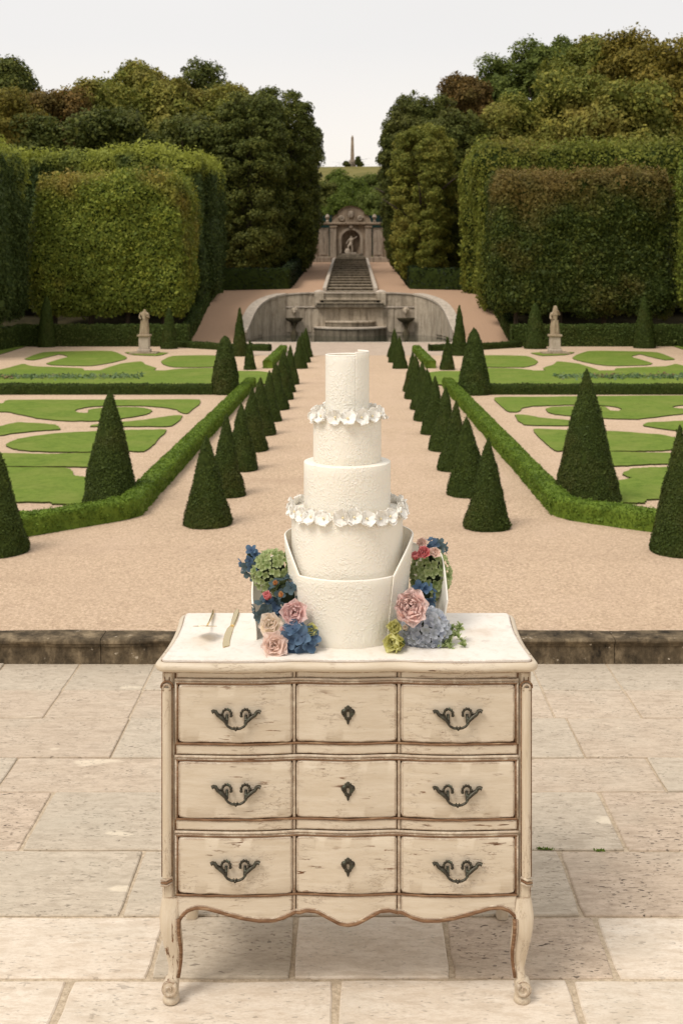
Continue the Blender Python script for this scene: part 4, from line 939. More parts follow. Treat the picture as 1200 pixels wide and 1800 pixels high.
# ---- trees
def crown_mesh(name, rx, ry, rz_, n_clump, n_leaf, leaf, mat, seed, box=2.0, clump=0.205, flat=0.0):
    r = np.random.default_rng(seed)
    wall = box > 2.6
    if wall: n_clump = int(n_clump * 3.2); clump = 0.125
    u = nz(r.normal(size=(n_clump, 3))); u[:, 2] = np.where((u[:, 2] < -0.75) & (box < 2.6), -u[:, 2], u[:, 2])
    u = np.sign(u) * np.abs(u) ** (2 / box) ; u = u / np.maximum((np.abs(u) ** box).sum(1, keepdims=True) ** (1 / box), 1e-6)
    f = r.uniform(0.84, 1.05, n_clump) if wall else r.uniform(0.4, 1.15, n_clump) ** 0.6
    Cc = u * f[:, None] * np.array([rx, ry, rz_]) * 0.86
    cr = clump * min(rx, rz_) * np.clip(np.exp(r.normal(0, 0.42, n_clump)), 0.45, 2.0)
    wgt = cr ** 2 / (cr ** 2).sum(); P, N = [], []
    for i in range(n_clump):
        m_ = max(20, int(n_leaf * wgt[i]))
        d_ = nz(r.normal(size=(m_, 3)) + u[i] * 0.55 + np.array([0, 0, 0.25])); rad = cr[i] * r.uniform(0.25, 1.15, m_) ** 0.6
        p = Cc[i] + d_ * rad[:, None] * np.array([1.15, 1.15, 0.8])
        P.append(p); N.append(d_ * 0.8 + u[i] * 0.3 + np.array([0, 0, 0.25]))
    # stray twigs beyond the outline
    k = n_leaf // 14; j = r.integers(0, n_clump, k); d_ = nz(r.normal(size=(k, 3)) + u[j]); P.append(Cc[j] + d_ * (cr[j] * r.uniform(1.0, 1.18, k))[:, None]); N.append(d_)
    # inner fill
    k = n_leaf // 10; q = nz(r.normal(size=(k, 3))) * (r.uniform(0, 1, k) ** 0.33 * 0.72)[:, None] * np.array([rx, ry, rz_]); P.append(q); N.append(nz(q + 0.01))
    P = np.concatenate(P)
    if wall:   # clipped faces lean out a little towards the light
        P[:, :2] *= (0.80 + 0.27 * np.clip((P[:, 2] / rz_ + 1) / 2, 0, 1))[:, None]
    V, Q = leaf_quads(P, np.concatenate(N), leaf * (0.8 if wall else 1), 0.55, 0.62, r)
    return npmesh(name, V, Q, mat)
def trunk_mesh(H, rx, seed):
    r = random.Random(seed); mb = MB()
    mb.tube([(0, 0, -1.0), (0.05, 0, H * 0.3), (0.1, 0.1, H * 0.6), (0.0, 0.1, H * 0.85)], [0.42, 0.34, 0.24, 0.08], 8)
    for k in range(6):
        a = k * 1.05 + r.uniform(-.3, .3); z = H * (0.38 + 0.07 * k); L_ = rx * r.uniform(0.5, 0.8)
        mb.tube([(0.05, 0.05, z), (math.cos(a) * L_ * 0.5, math.sin(a) * L_ * 0.5, z + L_ * 0.35), (math.cos(a) * L_, math.sin(a) * L_, z + L_ * 0.6)], [0.15, 0.09, 0.03], 6)
    return mb.mesh('trunk', M['bark'], smooth=True)
KEEP = {}
def tree(x, D, top, width, kind, label, group, box=2.0, low=0.3, seed=0, name='tree'):
    """top: height of the crown's top above the camera datum, width: crown width, low: crown base as a share of the height"""
    g = hz(D); H = top - g; zb = g + H * low; rzv = (top - zb) / 2; rx = width / 2 * 1.28
    key = (kind, box, seed % 2, round(rzv / rx))
    if key not in KEEP:
        asp = rzv / rx; KEEP[key] = (crown_mesh('crown', 5, 5, 5 * asp, int(88 * max(1, asp)), int((34000 if box > 2.6 else 24000) * max(1, asp)), 0.33, M[kind], 300 + len(KEEP), box), asp, trunk_mesh(10, 5, seed))
    me, asp, tm = KEEP[key]
    t = empty(name, (x, D, g)); tag(t, label, 'tree', group)
    k = rx / 5
    place('crown', me, t, (0, 0, (zb + top) / 2 - g), (0, 0, random.uniform(0, 6.28)), (k, k, rzv / (5 * asp)))
    place('trunk', tm, t, (0, 0, 0), (0, 0, random.uniform(0, 6.28)), (1, 1, H * 0.85 / 10))
    return t
def tree_px(px, ytop, D, wpx, kind, label, group, **k):
    return tree(X_(px, D), D, Z_(ytop, D), wpx * D / FP, kind, label, group, **k)
GL, GR, GH = 'woodland trees behind the left hedges', 'woodland trees behind the right hedges', 'shrubby trees on the slope behind the niche'
# left wood
LT = [(508, 186, 128, 96, 'tree_dark', 3.2, -.05), (486, 143, 114, 108, 'tree_dark', 3.2, -.06), (440, 150, 106, 110, 'tree_dark', 3.2, -.06), (522, 240, 120, 58, 'tree_dark', 3.2, -.06),
      (395, 146, 124, 120, 'tree_olive', 2.2, .15), (350, 103, 132, 100, 'tree_dark', 2.0, .2), (300, 132, 122, 110, 'tree_olive', 2.0, .2), (240, 93, 128, 110, 'tree_olive', 2.0, .2),
      (165, 138, 120, 120, 'tree_olive', 2.2, .2), (95, 152, 116, 120, 'tree_rust', 2.2, .2), (20, 102, 130, 110, 'tree_dark', 2.0, .2), (10, 150, 104, 110, 'tree_gold', 2.0, .2), (-70, 120, 118, 140, 'tree_olive', 2.0, .2),
      (200, 190, 108, 130, 'tree_dark', 2.2, .2), (330, 190, 108, 130, 'tree_dark', 2.2, .2), (60, 205, 104, 130, 'tree_dark', 2.2, .2)]
KN = {'tree_dark': 'dark green', 'tree_olive': 'olive green', 'tree_rust': 'rust brown', 'tree_gold': 'golden green', 'tree_green': 'blue green', 'tree_fresh': 'fresh green'}
for k, (px, yt, D, w, kd, bx_, lo) in enumerate(LT):
    tree_px(px, yt, D, w, kd, f'{KN[kd]} woodland tree above the left hedges, {ORD[k]} counted outward from the stair', GL, box=bx_, low=lo, seed=k)
RT = [(724, 182, 128, 86, 'tree_dark', 3.2, -.05), (738, 147, 116, 100, 'tree_dark', 3.0, -.06), (800, 180, 106, 110, 'tree_dark', 3.0, -.06), (708, 250, 120, 54, 'tree_dark', 3.2, -.06), (742, 205, 100, 86, 'tree_olive', 3.0, -.05),
      (822, 122, 124, 92, 'tree_rust', 2.2, .2), (880, 95, 134, 100, 'tree_green', 2.0, .2), (945, 76, 130, 110, 'tree_green', 2.0, .2), (1000, 58, 134, 90, 'tree_green', 2.0, .25), (905, 165, 108, 120, 'tree_olive', 2.2, .2),
      (1040, 47, 122, 130, 'tree_olive', 2.0, .2), (1110, 52, 116, 130, 'tree_gold', 2.0, .2), (1180, 66, 112, 140, 'tree_gold', 2.0, .2), (1000, 120, 110, 130, 'tree_olive', 2.2, .2), (1260, 60, 120, 140, 'tree_olive', 2.0, .2), (1090, 150, 106, 150, 'tree_olive', 2.2, .2)]
for k, (px, yt, D, w, kd, bx_, lo) in enumerate(RT):
    tree_px(px, yt, D, w, kd, f'{KN[kd]} woodland tree above the right hedges, {ORD[k]} counted outward from the stair', GR, box=bx_, low=lo, seed=k + 1)
HT = [(597, 305, 190, 60, 'tree_fresh'), (630, 318, 180, 56, 'tree_fresh'), (655, 308, 195, 60, 'tree_green'), (575, 325, 182, 60, 'tree_green'), (617, 332, 165, 50, 'tree_fresh'), (592, 345, 158, 50, 'tree_fresh'), (648, 342, 158, 50, 'tree_green'), (672, 330, 170, 50, 'tree_dark'), (562, 320, 180, 60, 'tree_dark')]
for k, (px, yt, D, w, kd) in enumerate(HT):
    tree_px(px, yt, D, w, kd, f'{KN[kd]} shrubby tree on the slope behind the niche wall, {ORD[k]} of the clump', GH, low=.05, seed=k + 2, name='shrub_tree')
for k, (px, yt, w) in enumerate(((608, 283, 9), (629, 274, 8), (634, 284, 9), (612, 287, 8))):
    tree_px(px, yt, 301, w, 'tree_dark', f'small dark bush at the foot of the hill obelisk, {ORD[k]} of four', 'bushes round the obelisk', low=.0, seed=k, name='hill_bush')

# ================================================================ CHEST OF DRAWERS
CX, CY = -0.013, 3.30             # middle of the chest's front
chest = empty('chest_of_drawers', (CX, CY, 0)); tag(chest, 'cream painted distressed chest of three drawers with curved front on cabriole legs', 'chest')
def sm(a, b, x):
    t = max(0, min(1, (x - a) / (b - a))); return t * t * (3 - 2 * t)
CU = 0.1455                       # the two upright grooves
def fy(x):                        # serpentine front, negative towards the viewer
    a = abs(x)
    if a < CU: return 0.005 - 0.008 * (math.cos(math.pi * a / CU) * 0.5 + 0.5)
    if a < 0.49: t = (a - CU) / (0.49 - CU); return 0.005 - 0.010 * math.sin(math.pi * min(1, t) ** 0.8) ** 1.2 - 0.005 * t
    return 0.0
def front_panel(x0, x1, z0, z1, out, mat, name, parent, bev=0.005, back=0.012, rc=0.0, wob=0.0, nx=None, zlow=None):
    """a board on the serpentine front: x0..x1, z0..z1, 'out' proud of the carcass, softened edges"""
    nx = nx or max(6, int((x1 - x0) / 0.012)); ph = random.uniform(0, 99)
    us = [0, bev] + [bev + (x1 - x0 - 2 * bev) * i / nx for i in range(1, nx)] + [x1 - x0 - bev, x1 - x0]
    zn = [0, bev, None, None, None, -bev, 0]
    P = []
    for zi in range(7):
        row = []
        for ui, u in enumerate(us):
            x = x0 + u; lo = zlow(x) if zlow else z0
            cut = 0
            if rc:
                dx = min(u, x1 - x0 - u)
                if dx < rc: cut = rc - math.sqrt(max(0, rc * rc - (rc - dx) ** 2))
            wb = vnoise(np.array([[x * 28 + ph, zi * 9.0, 0.5]]), 1, 6)[0] * wob
            a, b = lo + cut + (wb if zi < 2 else 0), z1 - cut + (wb * 0.5 if zi > 4 else 0)
            z = {0: a, 1: a + bev, 5: b - bev, 6: b}.get(zi, a + bev + (b - a - 2 * bev) * (zi - 1) / 4)
            bd = 1 if (zi in (0, 6) or ui in (0, len(us) - 1)) else 0
            row.append((x, fy(x) - out + bd * min(bev * 0.9, out * 0.8), z))
        P.append(row)
    mb = MB().grid(P); R0, C0 = 7, len(us)
    ring = [j for j in range(C0)] + [i * C0 + C0 - 1 for i in range(1, R0)] + [(R0 - 1) * C0 + j for j in range(C0 - 2, -1, -1)] + [i * C0 for i in range(R0 - 2, 0, -1)]
    b0 = len(mb.v); mb.v += [(mb.v[i][0], mb.v[i][1] + back, mb.v[i][2]) for i in ring]; n = len(ring)
    mb.f += [(ring[k], ring[(k + 1) % n], b0 + (k + 1) % n, b0 + k) for k in range(n)]
    return auto_smooth(mb.obj(name, mat, parent), 38)
def bead(path, r, mat, name, parent, n=8, flat=None):
    return MB().tube(path, r, n, flat=flat).obj(name, mat, parent, smooth=True)
HW = 0.488
# carcass: brown wood that shows in every worn groove, and the closed body behind it
P = [[(x, fy(x) + 0.004, z) for x in fr(-0.512, 0.512, 80)] for z in (0.262, 0.95)]
mb = MB().grid(P); mb.obj('carcass_front', M['wood'], chest)
MB().bx(-0.515, 0.515, 0.025, 0.445, 0.30, 0.948).obj('body', M['paint_v'], chest, bevel=0.004)
# sections left / middle / right
G = 0.0016
SEC = [(-HW, -CU - 0.0085 - G), (-CU + G, CU - G), (CU + 0.0085 + G, HW)]
RIB = [(-CU - 0.0085, -CU - 0.001), (CU + 0.001, CU + 0.0085)]
def rail(z0, z1, out=0.006):
    for a, b in SEC: front_panel(a, b, z0, z1, out, M['paint'], 'rail', chest, 0.003, 0.008, wob=0.0006)
    for a, b in RIB: front_panel(a, b, z0, z1, out + 0.001, M['paint_v'], 'rib', chest, 0.002, 0.008, nx=3)
rail(0.931, 0.953)
DR = [(0.744, 0.918), (0.5275, 0.698), (0.310, 0.481)]
for k, (z0, z1) in enumerate(DR):
    # moulding over the drawer and the rail above it
    for dz, r in ((0.0085, 0.0042), (0.0015, 0.0026)):
        bead([(x, fy(x) - 0.0055, z1 + dz) for x in fr(-HW - 0.004, HW + 0.004, 90)], r, M['paint_edge'], 'moulding', chest)
    bead([(x, fy(x) - 0.0060, z1 - 0.0026) for x in fr(-HW, HW, 90)], 0.0021, M['wood'], 'moulding', chest)
    if k: rail(z1 + 0.0145, DR[k - 1][0] - 0.0022)
    for s in (-1, 1):
        bead([(s * (HW + 0.001), fy(HW) - 0.004, z0 - 0.002), (s * (HW + 0.001), fy(HW) - 0.004, z1 + 0.004)], 0.0034, M['paint_edge'], 'moulding', chest)
        bead([(s * (HW - 0.0038), fy(HW) - 0.005, z0 - 0.001), (s * (HW - 0.0038), fy(HW) - 0.005, z1)], 0.0026, M['wood'], 'moulding', chest)
    bead([(x, fy(x) - 0.0068, z0 - 0.0005 + 0.0009 * vnoise(np.array([[x * 30, k * 5.0, 0]]), 1, 3)[0]) for x in fr(-HW, HW, 120)], 0.0031, M['wood'], 'moulding', chest)
    dr = empty('drawer', parent=chest); dr['label'] = ['top', 'middle', 'bottom'][k] + ' drawer with two bronze pulls and a keyhole plate'
    for a, b in ((-HW + 0.006, SEC[0][1]), SEC[1], (SEC[2][0], HW - 0.006)):
        front_panel(a, b, z0 + 0.003, z1 - 0.0045, 0.0085, M['paint'], 'panel', dr, 0.0045, 0.009, rc=0.011, wob=0.0022)
    for a, b in RIB: front_panel(a, b, z0 + 0.002, z1 - 0.004, 0.0075, M['paint_v'], 'rib', dr, 0.002, 0.008, nx=3)
    zc = (z0 + z1) / 2 - 0.012
    # bronze pulls
    for s in (-1, 1):
        px0 = s * 0.316 + random.uniform(-.002, .002); yo = fy(px0) - 0.0095
        mb = MB(); u = 0.001
        bail = [(-31, -17), (-28, -26), (-22, -33), (-12, -37.5), (0, -38.5), (12, -37.5), (22, -33), (28, -26), (31, -17)]
        mb.tube([(a * u, -0.014 + 0.00012 * abs(a), b * u + 0.018) for a, b in bail], [0.0034] * 9, 8)
        for ss in (-1, 1):
            mb.tube([(ss * a * u, yy, b * u + 0.018) for a, b, yy in ((26, -24, -.010), (36, -15, -.008), (44, -9, -.006), (52, -5, -.005), (57, 3, -.005), (63, 5, -.006), (67.5, 2.5, -.007))], [0.0042, 0.0056, 0.006, 0.0052, 0.0052, 0.0046, 0.0054], 8)
            ring = [(ss * (26 + 12 * math.cos(a)) * u, -0.006, (-4 + 13.5 * math.sin(a)) * u + 0.018) for a in fr(-1.9, 3.6, 18)]
            mb.tube(ring, [0.0026 + 0.0010 * abs(math.sin(i * 1.7)) for i in range(19)], 7)
            for a in fr(0.2, 3.3, 6):   # shell lobes round the ring
                c_ = (ss * (26 + 13.5 * math.cos(a)) * u, -0.007, (-4 + 15.2 * math.sin(a)) * u + 0.018)
                mb.lathe([(0.0004, -0.0038), (0.003, -0.002), (0.0036, 0.0005), (0.0024, 0.0028), (0.0003, 0.0038)], 7, c_)
            mb.tube([(ss * 26 * u, 0.001, -0.007 + 0.018), (ss * 26 * u, -0.006, -0.02 + 0.018), (ss * 24 * u, -0.011, -0.026 + 0.018)], [0.004, 0.004, 0.003], 7)
            mb.tube([(ss * 3.4 * u, -0.0145, -0.0345 + 0.018), (ss * 6.0 * u, -0.0145, -0.034 + 0.018)], [0.0042, 0.0024], 7)
        mb.lathe([(0.0004, -0.0062), (0.0030, -0.004), (0.0042, 0), (0.0034, 0.003), (0.0004, 0.0042)], 9, (0, -0.0148, -0.038 + 0.018))
        o = auto_smooth(mb.obj('pull', M['bronze'], dr, loc=(px0, yo, zc + random.uniform(-.002, .002)), rot=(0, random.uniform(-.015, .015), 0)), 60); o.scale = (1.03, 1.25, 1.08)
    # keyhole plate
    half = [(0, 27), (4, 25), (6, 21), (9, 22.5), (9, 18), (13, 17), (17, 14), (19, 8), (17, 2), (14, 0), (13, -4), (9, -6), (9.5, -11), (6, -13), (4, -17), (2.6, -24), (0, -27)]
    out = [(a, b) for a, b in half] + [(-a, b) for a, b in half[-2:0:-1]]
    hole = [(0, 10), (2.8, 8.5), (3.6, 5.5), (2.3, 2.8), (2.7, -5), (0, -6.5), (-2.7, -5), (-2.3, 2.8), (-3.6, 5.5), (-2.8, 8.5)]
    ec = empty('escutcheon', (0.003, fy(0) - 0.0088, zc + 0.009), parent=dr) if False else None
    mb = MB(); n = len(out); H_ = [hole[min(range(len(hole)), key=lambda j: (hole[j][0] - a) ** 2 + (hole[j][1] - b) ** 2)] for a, b in out]
    rows_ = [[(a * .001, 0, b * .001) for a, b in out], [(a * .00092, -0.0032, b * .00094) for a, b in out]]
    mid = [((a * .55 + h_[0] * .45) * .001, -0.0045, (b * .55 + h_[1] * .45) * .001) for (a, b), h_ in zip(out, H_)]
    rows_ += [mid, [(h_[0] * 1.15 * .001, -0.0042, h_[1] * 1.1 * .001) for h_ in H_], [(h_[0] * .001, -0.0005, h_[1] * .001) for h_ in H_]]
    rows_ = [r_ + [r_[0]] for r_ in rows_]; mb.grid(rows_)
    for a, b in ((11, 11), (-11, 11), (0, 19), (0, -14), (8, -2), (-8, -2), (14, 6), (-14, 6)):
        mb.lathe([(0.0003, -0.0026), (0.002, -0.0015), (0.0026, 0), (0.002, 0.0016), (0.0003, 0.0026)], 7, (a * .001, -0.0045, b * .001))
    auto_smooth(mb.obj('escutcheon', M['bronze'], dr, loc=(0.004, fy(0) - 0.0088, zc + 0.008)), 50).scale = (1.08, 1.2, 1.04)
# apron with its scalloped foot
AP = [(-0.484, 0.226), (-0.474, 0.246), (-0.455, 0.264), (-0.43, 0.2735), (-0.40, 0.272), (-0.36, 0.262), (-0.30, 0.246), (-0.25, 0.2375), (-0.21, 0.2365), (-0.18, 0.243), (-0.155, 0.254), (-0.146, 0.258), (-0.137, 0.255), (-0.115, 0.2615), (-0.085, 0.2595), (-0.05, 0.242), (-0.02, 0.2275), (0.005, 0.2235)]
AP = AP + [(0.01 - x, z) for x, z in AP[-2::-1]]
def zlow(x): return float(np.interp(x, [p[0] for p in AP], [p[1] for p in AP]))
for a, b in ((-0.486, SEC[0][1]), SEC[1], (SEC[2][0], 0.486)):
    front_panel(a, b, 0, 0.3075, 0.0065, M['paint'], 'apron', chest, 0.003, 0.016, zlow=zlow, wob=0.0004)
for a, b in RIB: front_panel(a, b, 0, 0.3075, 0.0075, M['paint_v'], 'rib', chest, 0.002, 0.012, nx=3, zlow=zlow)
for (a, b) in ((-0.486, -CU), (-CU, CU), (CU, 0.486)):
    bead([(x, fy(x) - 0.0075, zlow(x) + 0.001) for x in fr(a, b, 46)], 0.0052, M['wood'], 'apron_bead', chest)
    bead([(x, fy(x) - 0.0065, zlow(x) + 0.0068) for x in fr(a, b, 46)], 0.0026, M['paint_edge'], 'apron_bead', chest)
# corner posts: flat stile, half round column, carved head, band
for s in (-1, 1):
    MB().bx(s * 0.4935, s * 0.529, -0.002, 0.06, 0.285, 0.95).obj('stile', M['paint_v'], chest, bevel=0.006)
    mb = MB(); z0c, z1c = 0.36, 0.905
    P = [[(s * 0.5145 + 0.0135 * math.cos(a), -0.003 - 0.012 * math.sin(a), z) for a in fr(0, math.pi, 12)] for z in [z0c] + fr(z0c + .012, z1c - 0.012, 12) + [z1c]]
    MB().grid(P).obj('column', M['paint_v'], chest, smooth=True)
    for xx in (-0.0142, 0.0142): bead([(s * 0.5145 + xx, -0.0035, z0c), (s * 0.5145 + xx, -0.0035, z1c + 0.006)], 0.0021, M['wood'], 'column_groove', chest, 6)
    bead([(s * 0.5145 + 0.0165 * math.cos(a), -0.0045, 0.905 + 0.016 * math.sin(a)) for a in fr(-0.2, math.pi + 0.2, 14)], 0.0030, M['wood'], 'carved_head', chest)
    bead([(s * 0.5145 + 0.010 * math.cos(a), -0.011, 0.903 + 0.011 * math.sin(a)) for a in fr(-0.6, math.pi + 0.6, 14)], 0.0032, M['paint_v'], 'carved_head', chest)
    bead([(s * 0.5145 + (0.005 - 0.0005 * i) * math.cos(i * .8), -0.012, 0.897 + (0.005 - 0.0005 * i) * math.sin(i * .8)) for i in range(9)], 0.0024, M['paint_v'], 'carved_head', chest, 6)
    for xx in (-0.006, 0.006): bead([(s * 0.5145 + xx, -0.004, 0.917), (s * 0.5145 + xx * 1.1, -0.003, 0.933)], [0.0026, 0.0008], M['wood'], 'carved_head', chest, 6)
    for i in range(3): bead([(s * 0.5145 - 0.016, -0.010, 0.358 - 0.008 * i + s * 0.004), (s * 0.5145, -0.0165, 0.356 - 0.008 * i), (s * 0.5145 + 0.016, -0.010, 0.358 - 0.008 * i - s * 0.004)], 0.0034, M['paint_edge'] if i != 1 else M['wood'], 'column_band', chest)
# legs
def leg(s, front):
    yb = 0.0 if front else 0.40
    f = -1 if front else 1
    C = [(0.300, 0.503, 0.022, 0.0275, 0.026), (0.27, 0.506, 0.018, 0.0295, 0.029), (0.245, 0.5075, 0.012, 0.0300, 0.030), (0.21, 0.506, 0.010, 0.0288, 0.029), (0.18, 0.502, 0.012, 0.0275, 0.027), (0.15, 0.498, 0.016, 0.0258, 0.025),
         (0.12, 0.496, 0.020, 0.0220, 0.022), (0.092, 0.4955, 0.022, 0.0172, 0.019), (0.07, 0.498, 0.016, 0.0165, 0.019), (0.045, 0.502, 0.008, 0.0195, 0.021), (0.022, 0.503, 0.004, 0.0205, 0.021), (0.004, 0.503, 0.004, 0.0195, 0.020), (0.0, 0.503, 0.004, 0.0185, 0.019)]
    mb = MB(); n = 20; P = []
    for z, x, y, a, b in C:
        row = []
        for k in range(n + 1):
            t = 2 * math.pi * k / n; c_, d_ = math.cos(t), math.sin(t); e_ = 0.6
            row.append((s * (x + a * math.copysign(abs(c_) ** e_, c_)), yb - f * 0.0 + (y if front else 0.04 - y) + b * math.copysign(abs(d_) ** e_, d_), z))
        P.append(row)
    o = MB().grid(P); o.f.append(tuple(range(n))); lg = auto_smooth(o.obj('leg', M['paint_v'], chest), 60)
    if front:
        # scroll on the toe, carved bead on the inner edge
        sc = [(s * (0.505 + (0.0205 - 0.00115 * i) * math.cos(2.2 + i * 0.52)), -0.022, 0.046 + (0.0205 - 0.00115 * i) * math.sin(2.2 + i * 0.52)) for i in range(17)]
        MB().tube(sc, [0.0066 - 0.0002 * i for i in range(17)], 7).obj('scroll', M['paint_v'], lg, smooth=True)
        mb = MB(); mb.tube([(s * 0.505, -0.0215, 0.046), (s * 0.505, 0.022, 0.046)], [0.0225, 0.0225], 20); auto_smooth(mb.obj('scroll', M['paint_v'], lg), 50)
        MB().lathe([(0.021, 0), (0.0245, 0.003), (0.0235, 0.016), (0.018, 0.024)], 18, (s * 0.503, 0.002, 0), sy=1.05).obj('pad', M['paint_v'], lg, smooth=True)
        pts = [(s * (x - a * 0.93), -b + (y) + 0.001, z) for z, x, y, a, b in C[2:9]]
        MB().tube(pts, [0.0055] * len(pts), 7).obj('edge_bead', M['wood'], lg, smooth=True)
        pts = [(s * (x - a * 0.70), -b * 0.98 + (y) - 0.001, z) for z, x, y, a, b in C[2:9]]
        MB().tube(pts, [0.0028] * len(pts), 7).obj('edge_bead', M['paint_edge'], lg, smooth=True)
    return lg
for s in (-1, 1): leg(s, True); leg(s, False)
# top: moulded rim and white panel
OUT = []
n = 100
for i in range(n + 1):
    x = -0.515 + 1.03 * i / n; OUT.append((x, fy(x * 0.95) - 0.030))
def corner(cx_, cy_, r, a0, a1, k=8): return [(cx_ + r * math.cos(a), cy_ + r * math.sin(a)) for a in fr(a0, a1, k)]
ylo = fy(0.489) - 0.030
right = corner(0.515, ylo + 0.034, 0.034, -math.pi / 2, -0.05)
side = [(0.549 - 0.012 * math.sin(math.pi * t) - 0.004 * t, ylo + 0.036 + (0.468 - 0.036 - 0.03 - ylo) * t) for t in fr(0.04, 0.96, 16)]
backc = corner(0.513, 0.440, 0.030, 0.05, math.pi / 2)
half_r = right[1:] + side + backc
OUT = OUT + half_r + [(-x, y) for x, y in half_r[::-1]]
OV = [Vector(p) for p in OUT]; N_ = len(OV)
def off(d):
    res = []
    for i in range(N_):
        a = (OV[i] - OV[i - 1]); b = (OV[(i + 1) % N_] - OV[i]); t = (a.normalized() + b.normalized())
        t = t.normalized() if t.length > 1e-6 else Vector((1, 0)); res.append(OV[i] + Vector((t.y, -t.x)) * d)
    return res
prof = [(-0.045, 0.9475), (-0.020, 0.9475), (-0.019, 0.9515), (-0.010, 0.9530), (-0.003, 0.9575), (0.0, 0.9640), (-0.0012, 0.9710), (-0.0055, 0.9765), (-0.0115, 0.9785), (-0.0165, 0.9785), (-0.0168, 0.9770), (-0.0205, 0.9770), (-0.05, 0.9770)]
P = []
for d_, z in prof:
    r_ = [(v.x, v.y, z) for v in off(d_)]; P.append(r_ + [r_[0]])
mb = MB().grid(P); auto_smooth(mb.obj('top_moulding', M['paint_edge'], chest), 35)
r1 = off(-0.0195); r2 = off(-0.0225); mb = MB()
mb.add([(v.x, v.y, 0.9765) for v in r1] + [(v.x, v.y, 0.9835) for v in r1] + [(v.x, v.y, 0.9855) for v in r2], [(i, (i + 1) % N_, N_ + (i + 1) % N_, N_ + i) for i in range(N_)] + [(N_ + i, N_ + (i + 1) % N_, 2 * N_ + (i + 1) % N_, 2 * N_ + i) for i in range(N_)] + [tuple(2 * N_ + i for i in range(N_))])
mb.obj('top_panel', M['paint_top'], chest)
rr = off(-0.0185); bead([(v.x, v.y, 0.9778) for v in rr] + [(rr[0].x, rr[0].y, 0.9778)], 0.0013, M['wood'], 'top_groove', chest, 6)
ZT = 0.9856

# ================================================================ CAKE
KX, KY = X_(610, 3.556), 3.556
cake = empty('wedding_cake', (KX, KY, ZT)); tag(cake, 'tall white five tier embossed wedding cake with sugar flowers on the painted chest', 'cake')
def tier(r, z0, z1, mat=M['fondant'], name='tier', edge=0.003):
    prof = [(r - 0.002, z0), (r, z0 + 0.003), (r, z1 - edge), (r - edge * 0.3, z1 - edge * 0.3), (r - edge, z1)]
    zz = fr(z0 + 0.003, z1 - edge, 6)
    prof = [(r - 0.002, z0)] + [(r, z) for z in zz] + [(r - edge * 0.3, z1 - edge * 0.3), (r - edge, z1), (r - 0.02, z1 + 0.0005), (0.001, z1 + 0.001)]
    return auto_smooth(MB().lathe(prof, 72).obj(name, mat, cake), 50)
B0 = -0.0
auto_smooth(MB().lathe([(0.168, 0.0)] + [(0.168 + 0.022 * k / 8, 0.003 + (1.180 - ZT - 0.003) * k / 8) for k in range(9)] + [(0.15, 1.182 - ZT), (0.001, 1.182 - ZT)], 72).obj('tier', M['fondant'], cake), 50)
tier(0.172, 1.175 - ZT, 1.366 - ZT)
tier(0.134, 1.366 - ZT, 1.513 - ZT)
tier(0.105, 1.513 - ZT, 1.656 - ZT)
tier(0.0655, 1.656 - ZT, 1.834 - ZT)
def sheet(rad, a0, a1, z0, ztop, name, mat=M['fondant'], n=60, th=0.0035, flare=0.0, taper=0.0):
    """curved fondant sheet round the cake, angle 0 = right, -90 = towards the viewer"""
    P = []
    for i in range(n + 1):
        a = R_(a0 + (a1 - a0) * i / n); zt = ztop(i / n) if callable(ztop) else ztop
        rr = rad(i / n) if callable(rad) else rad
        col = []
        for k in range(9):
            t = k / 8; r_ = rr + flare * t * t - taper * (1 - t)
            col.append((r_ * math.cos(a), r_ * math.sin(a), z0 + (zt - z0) * t))
        P.append(col)
    o = MB().grid(P).obj(name, mat, cake, smooth=True)
    md = o.modifiers.new('thick', 'SOLIDIFY'); md.thickness = th; md.offset = 1
    bvm = o.modifiers.new('bev', 'BEVEL'); bvm.width = 0.001; bvm.segments = 2; bvm.limit_method = 'ANGLE'; bvm.angle_limit = R_(50)
    # pale rolled rim along the top edge
    rim = [(p[-1][0], p[-1][1], p[-1][2]) for p in P]
    MB().tube(rim, 0.0022, 6).obj('rim', M['fondant_plain'], o, smooth=True)
    return o
zr = 1.190 - ZT
def wingz(t0, t1, hi):   # rises smoothly between two fractions
    return lambda t: zr + (hi - zr) * sm(t0, t1, t) ** 1.15
# left sheet comes round the front; right sheet laps over it at a seam
sheet(0.1915, -212, -44, 0.0, lambda t: zr + (1.286 - ZT - zr) * (1.0 if t < 0.17 else max(0, min(1, (-math.cos(R_(-212 + 168 * t)) - 0.745) / 0.245)) if t < 0.6 else 0.0) ** 0.95, 'wrap_sheet', n=120, taper=0.022)
sheet(lambda t: 0.1955 + 0.004 * t, -47, 30, 0.0, lambda t: zr + (1.288 - ZT - zr) * (max(0, min(1, (math.cos(R_(-47 + 77 * t)) - 0.685) / 0.30)) if t < 0.55 else 1.0) ** 0.95, 'wrap_sheet', n=80, taper=0.024, flare=0.004)
# outer collars that cradle the flowers
sheet(lambda t: 0.255 + 0.045 * t, 38, -14, 0.0, lambda t: 0.235 - 0.12 * sm(0.55, 1.0, t), 'flower_collar', M['fondant_plain'], 36, flare=0.012)
sheet(lambda t: 0.255 + 0.030 * t, 142, 198, 0.0, lambda t: 0.20 - 0.09 * sm(0.55, 1.0, t), 'flower_collar', M['fondant_plain'], 36, flare=0.012)
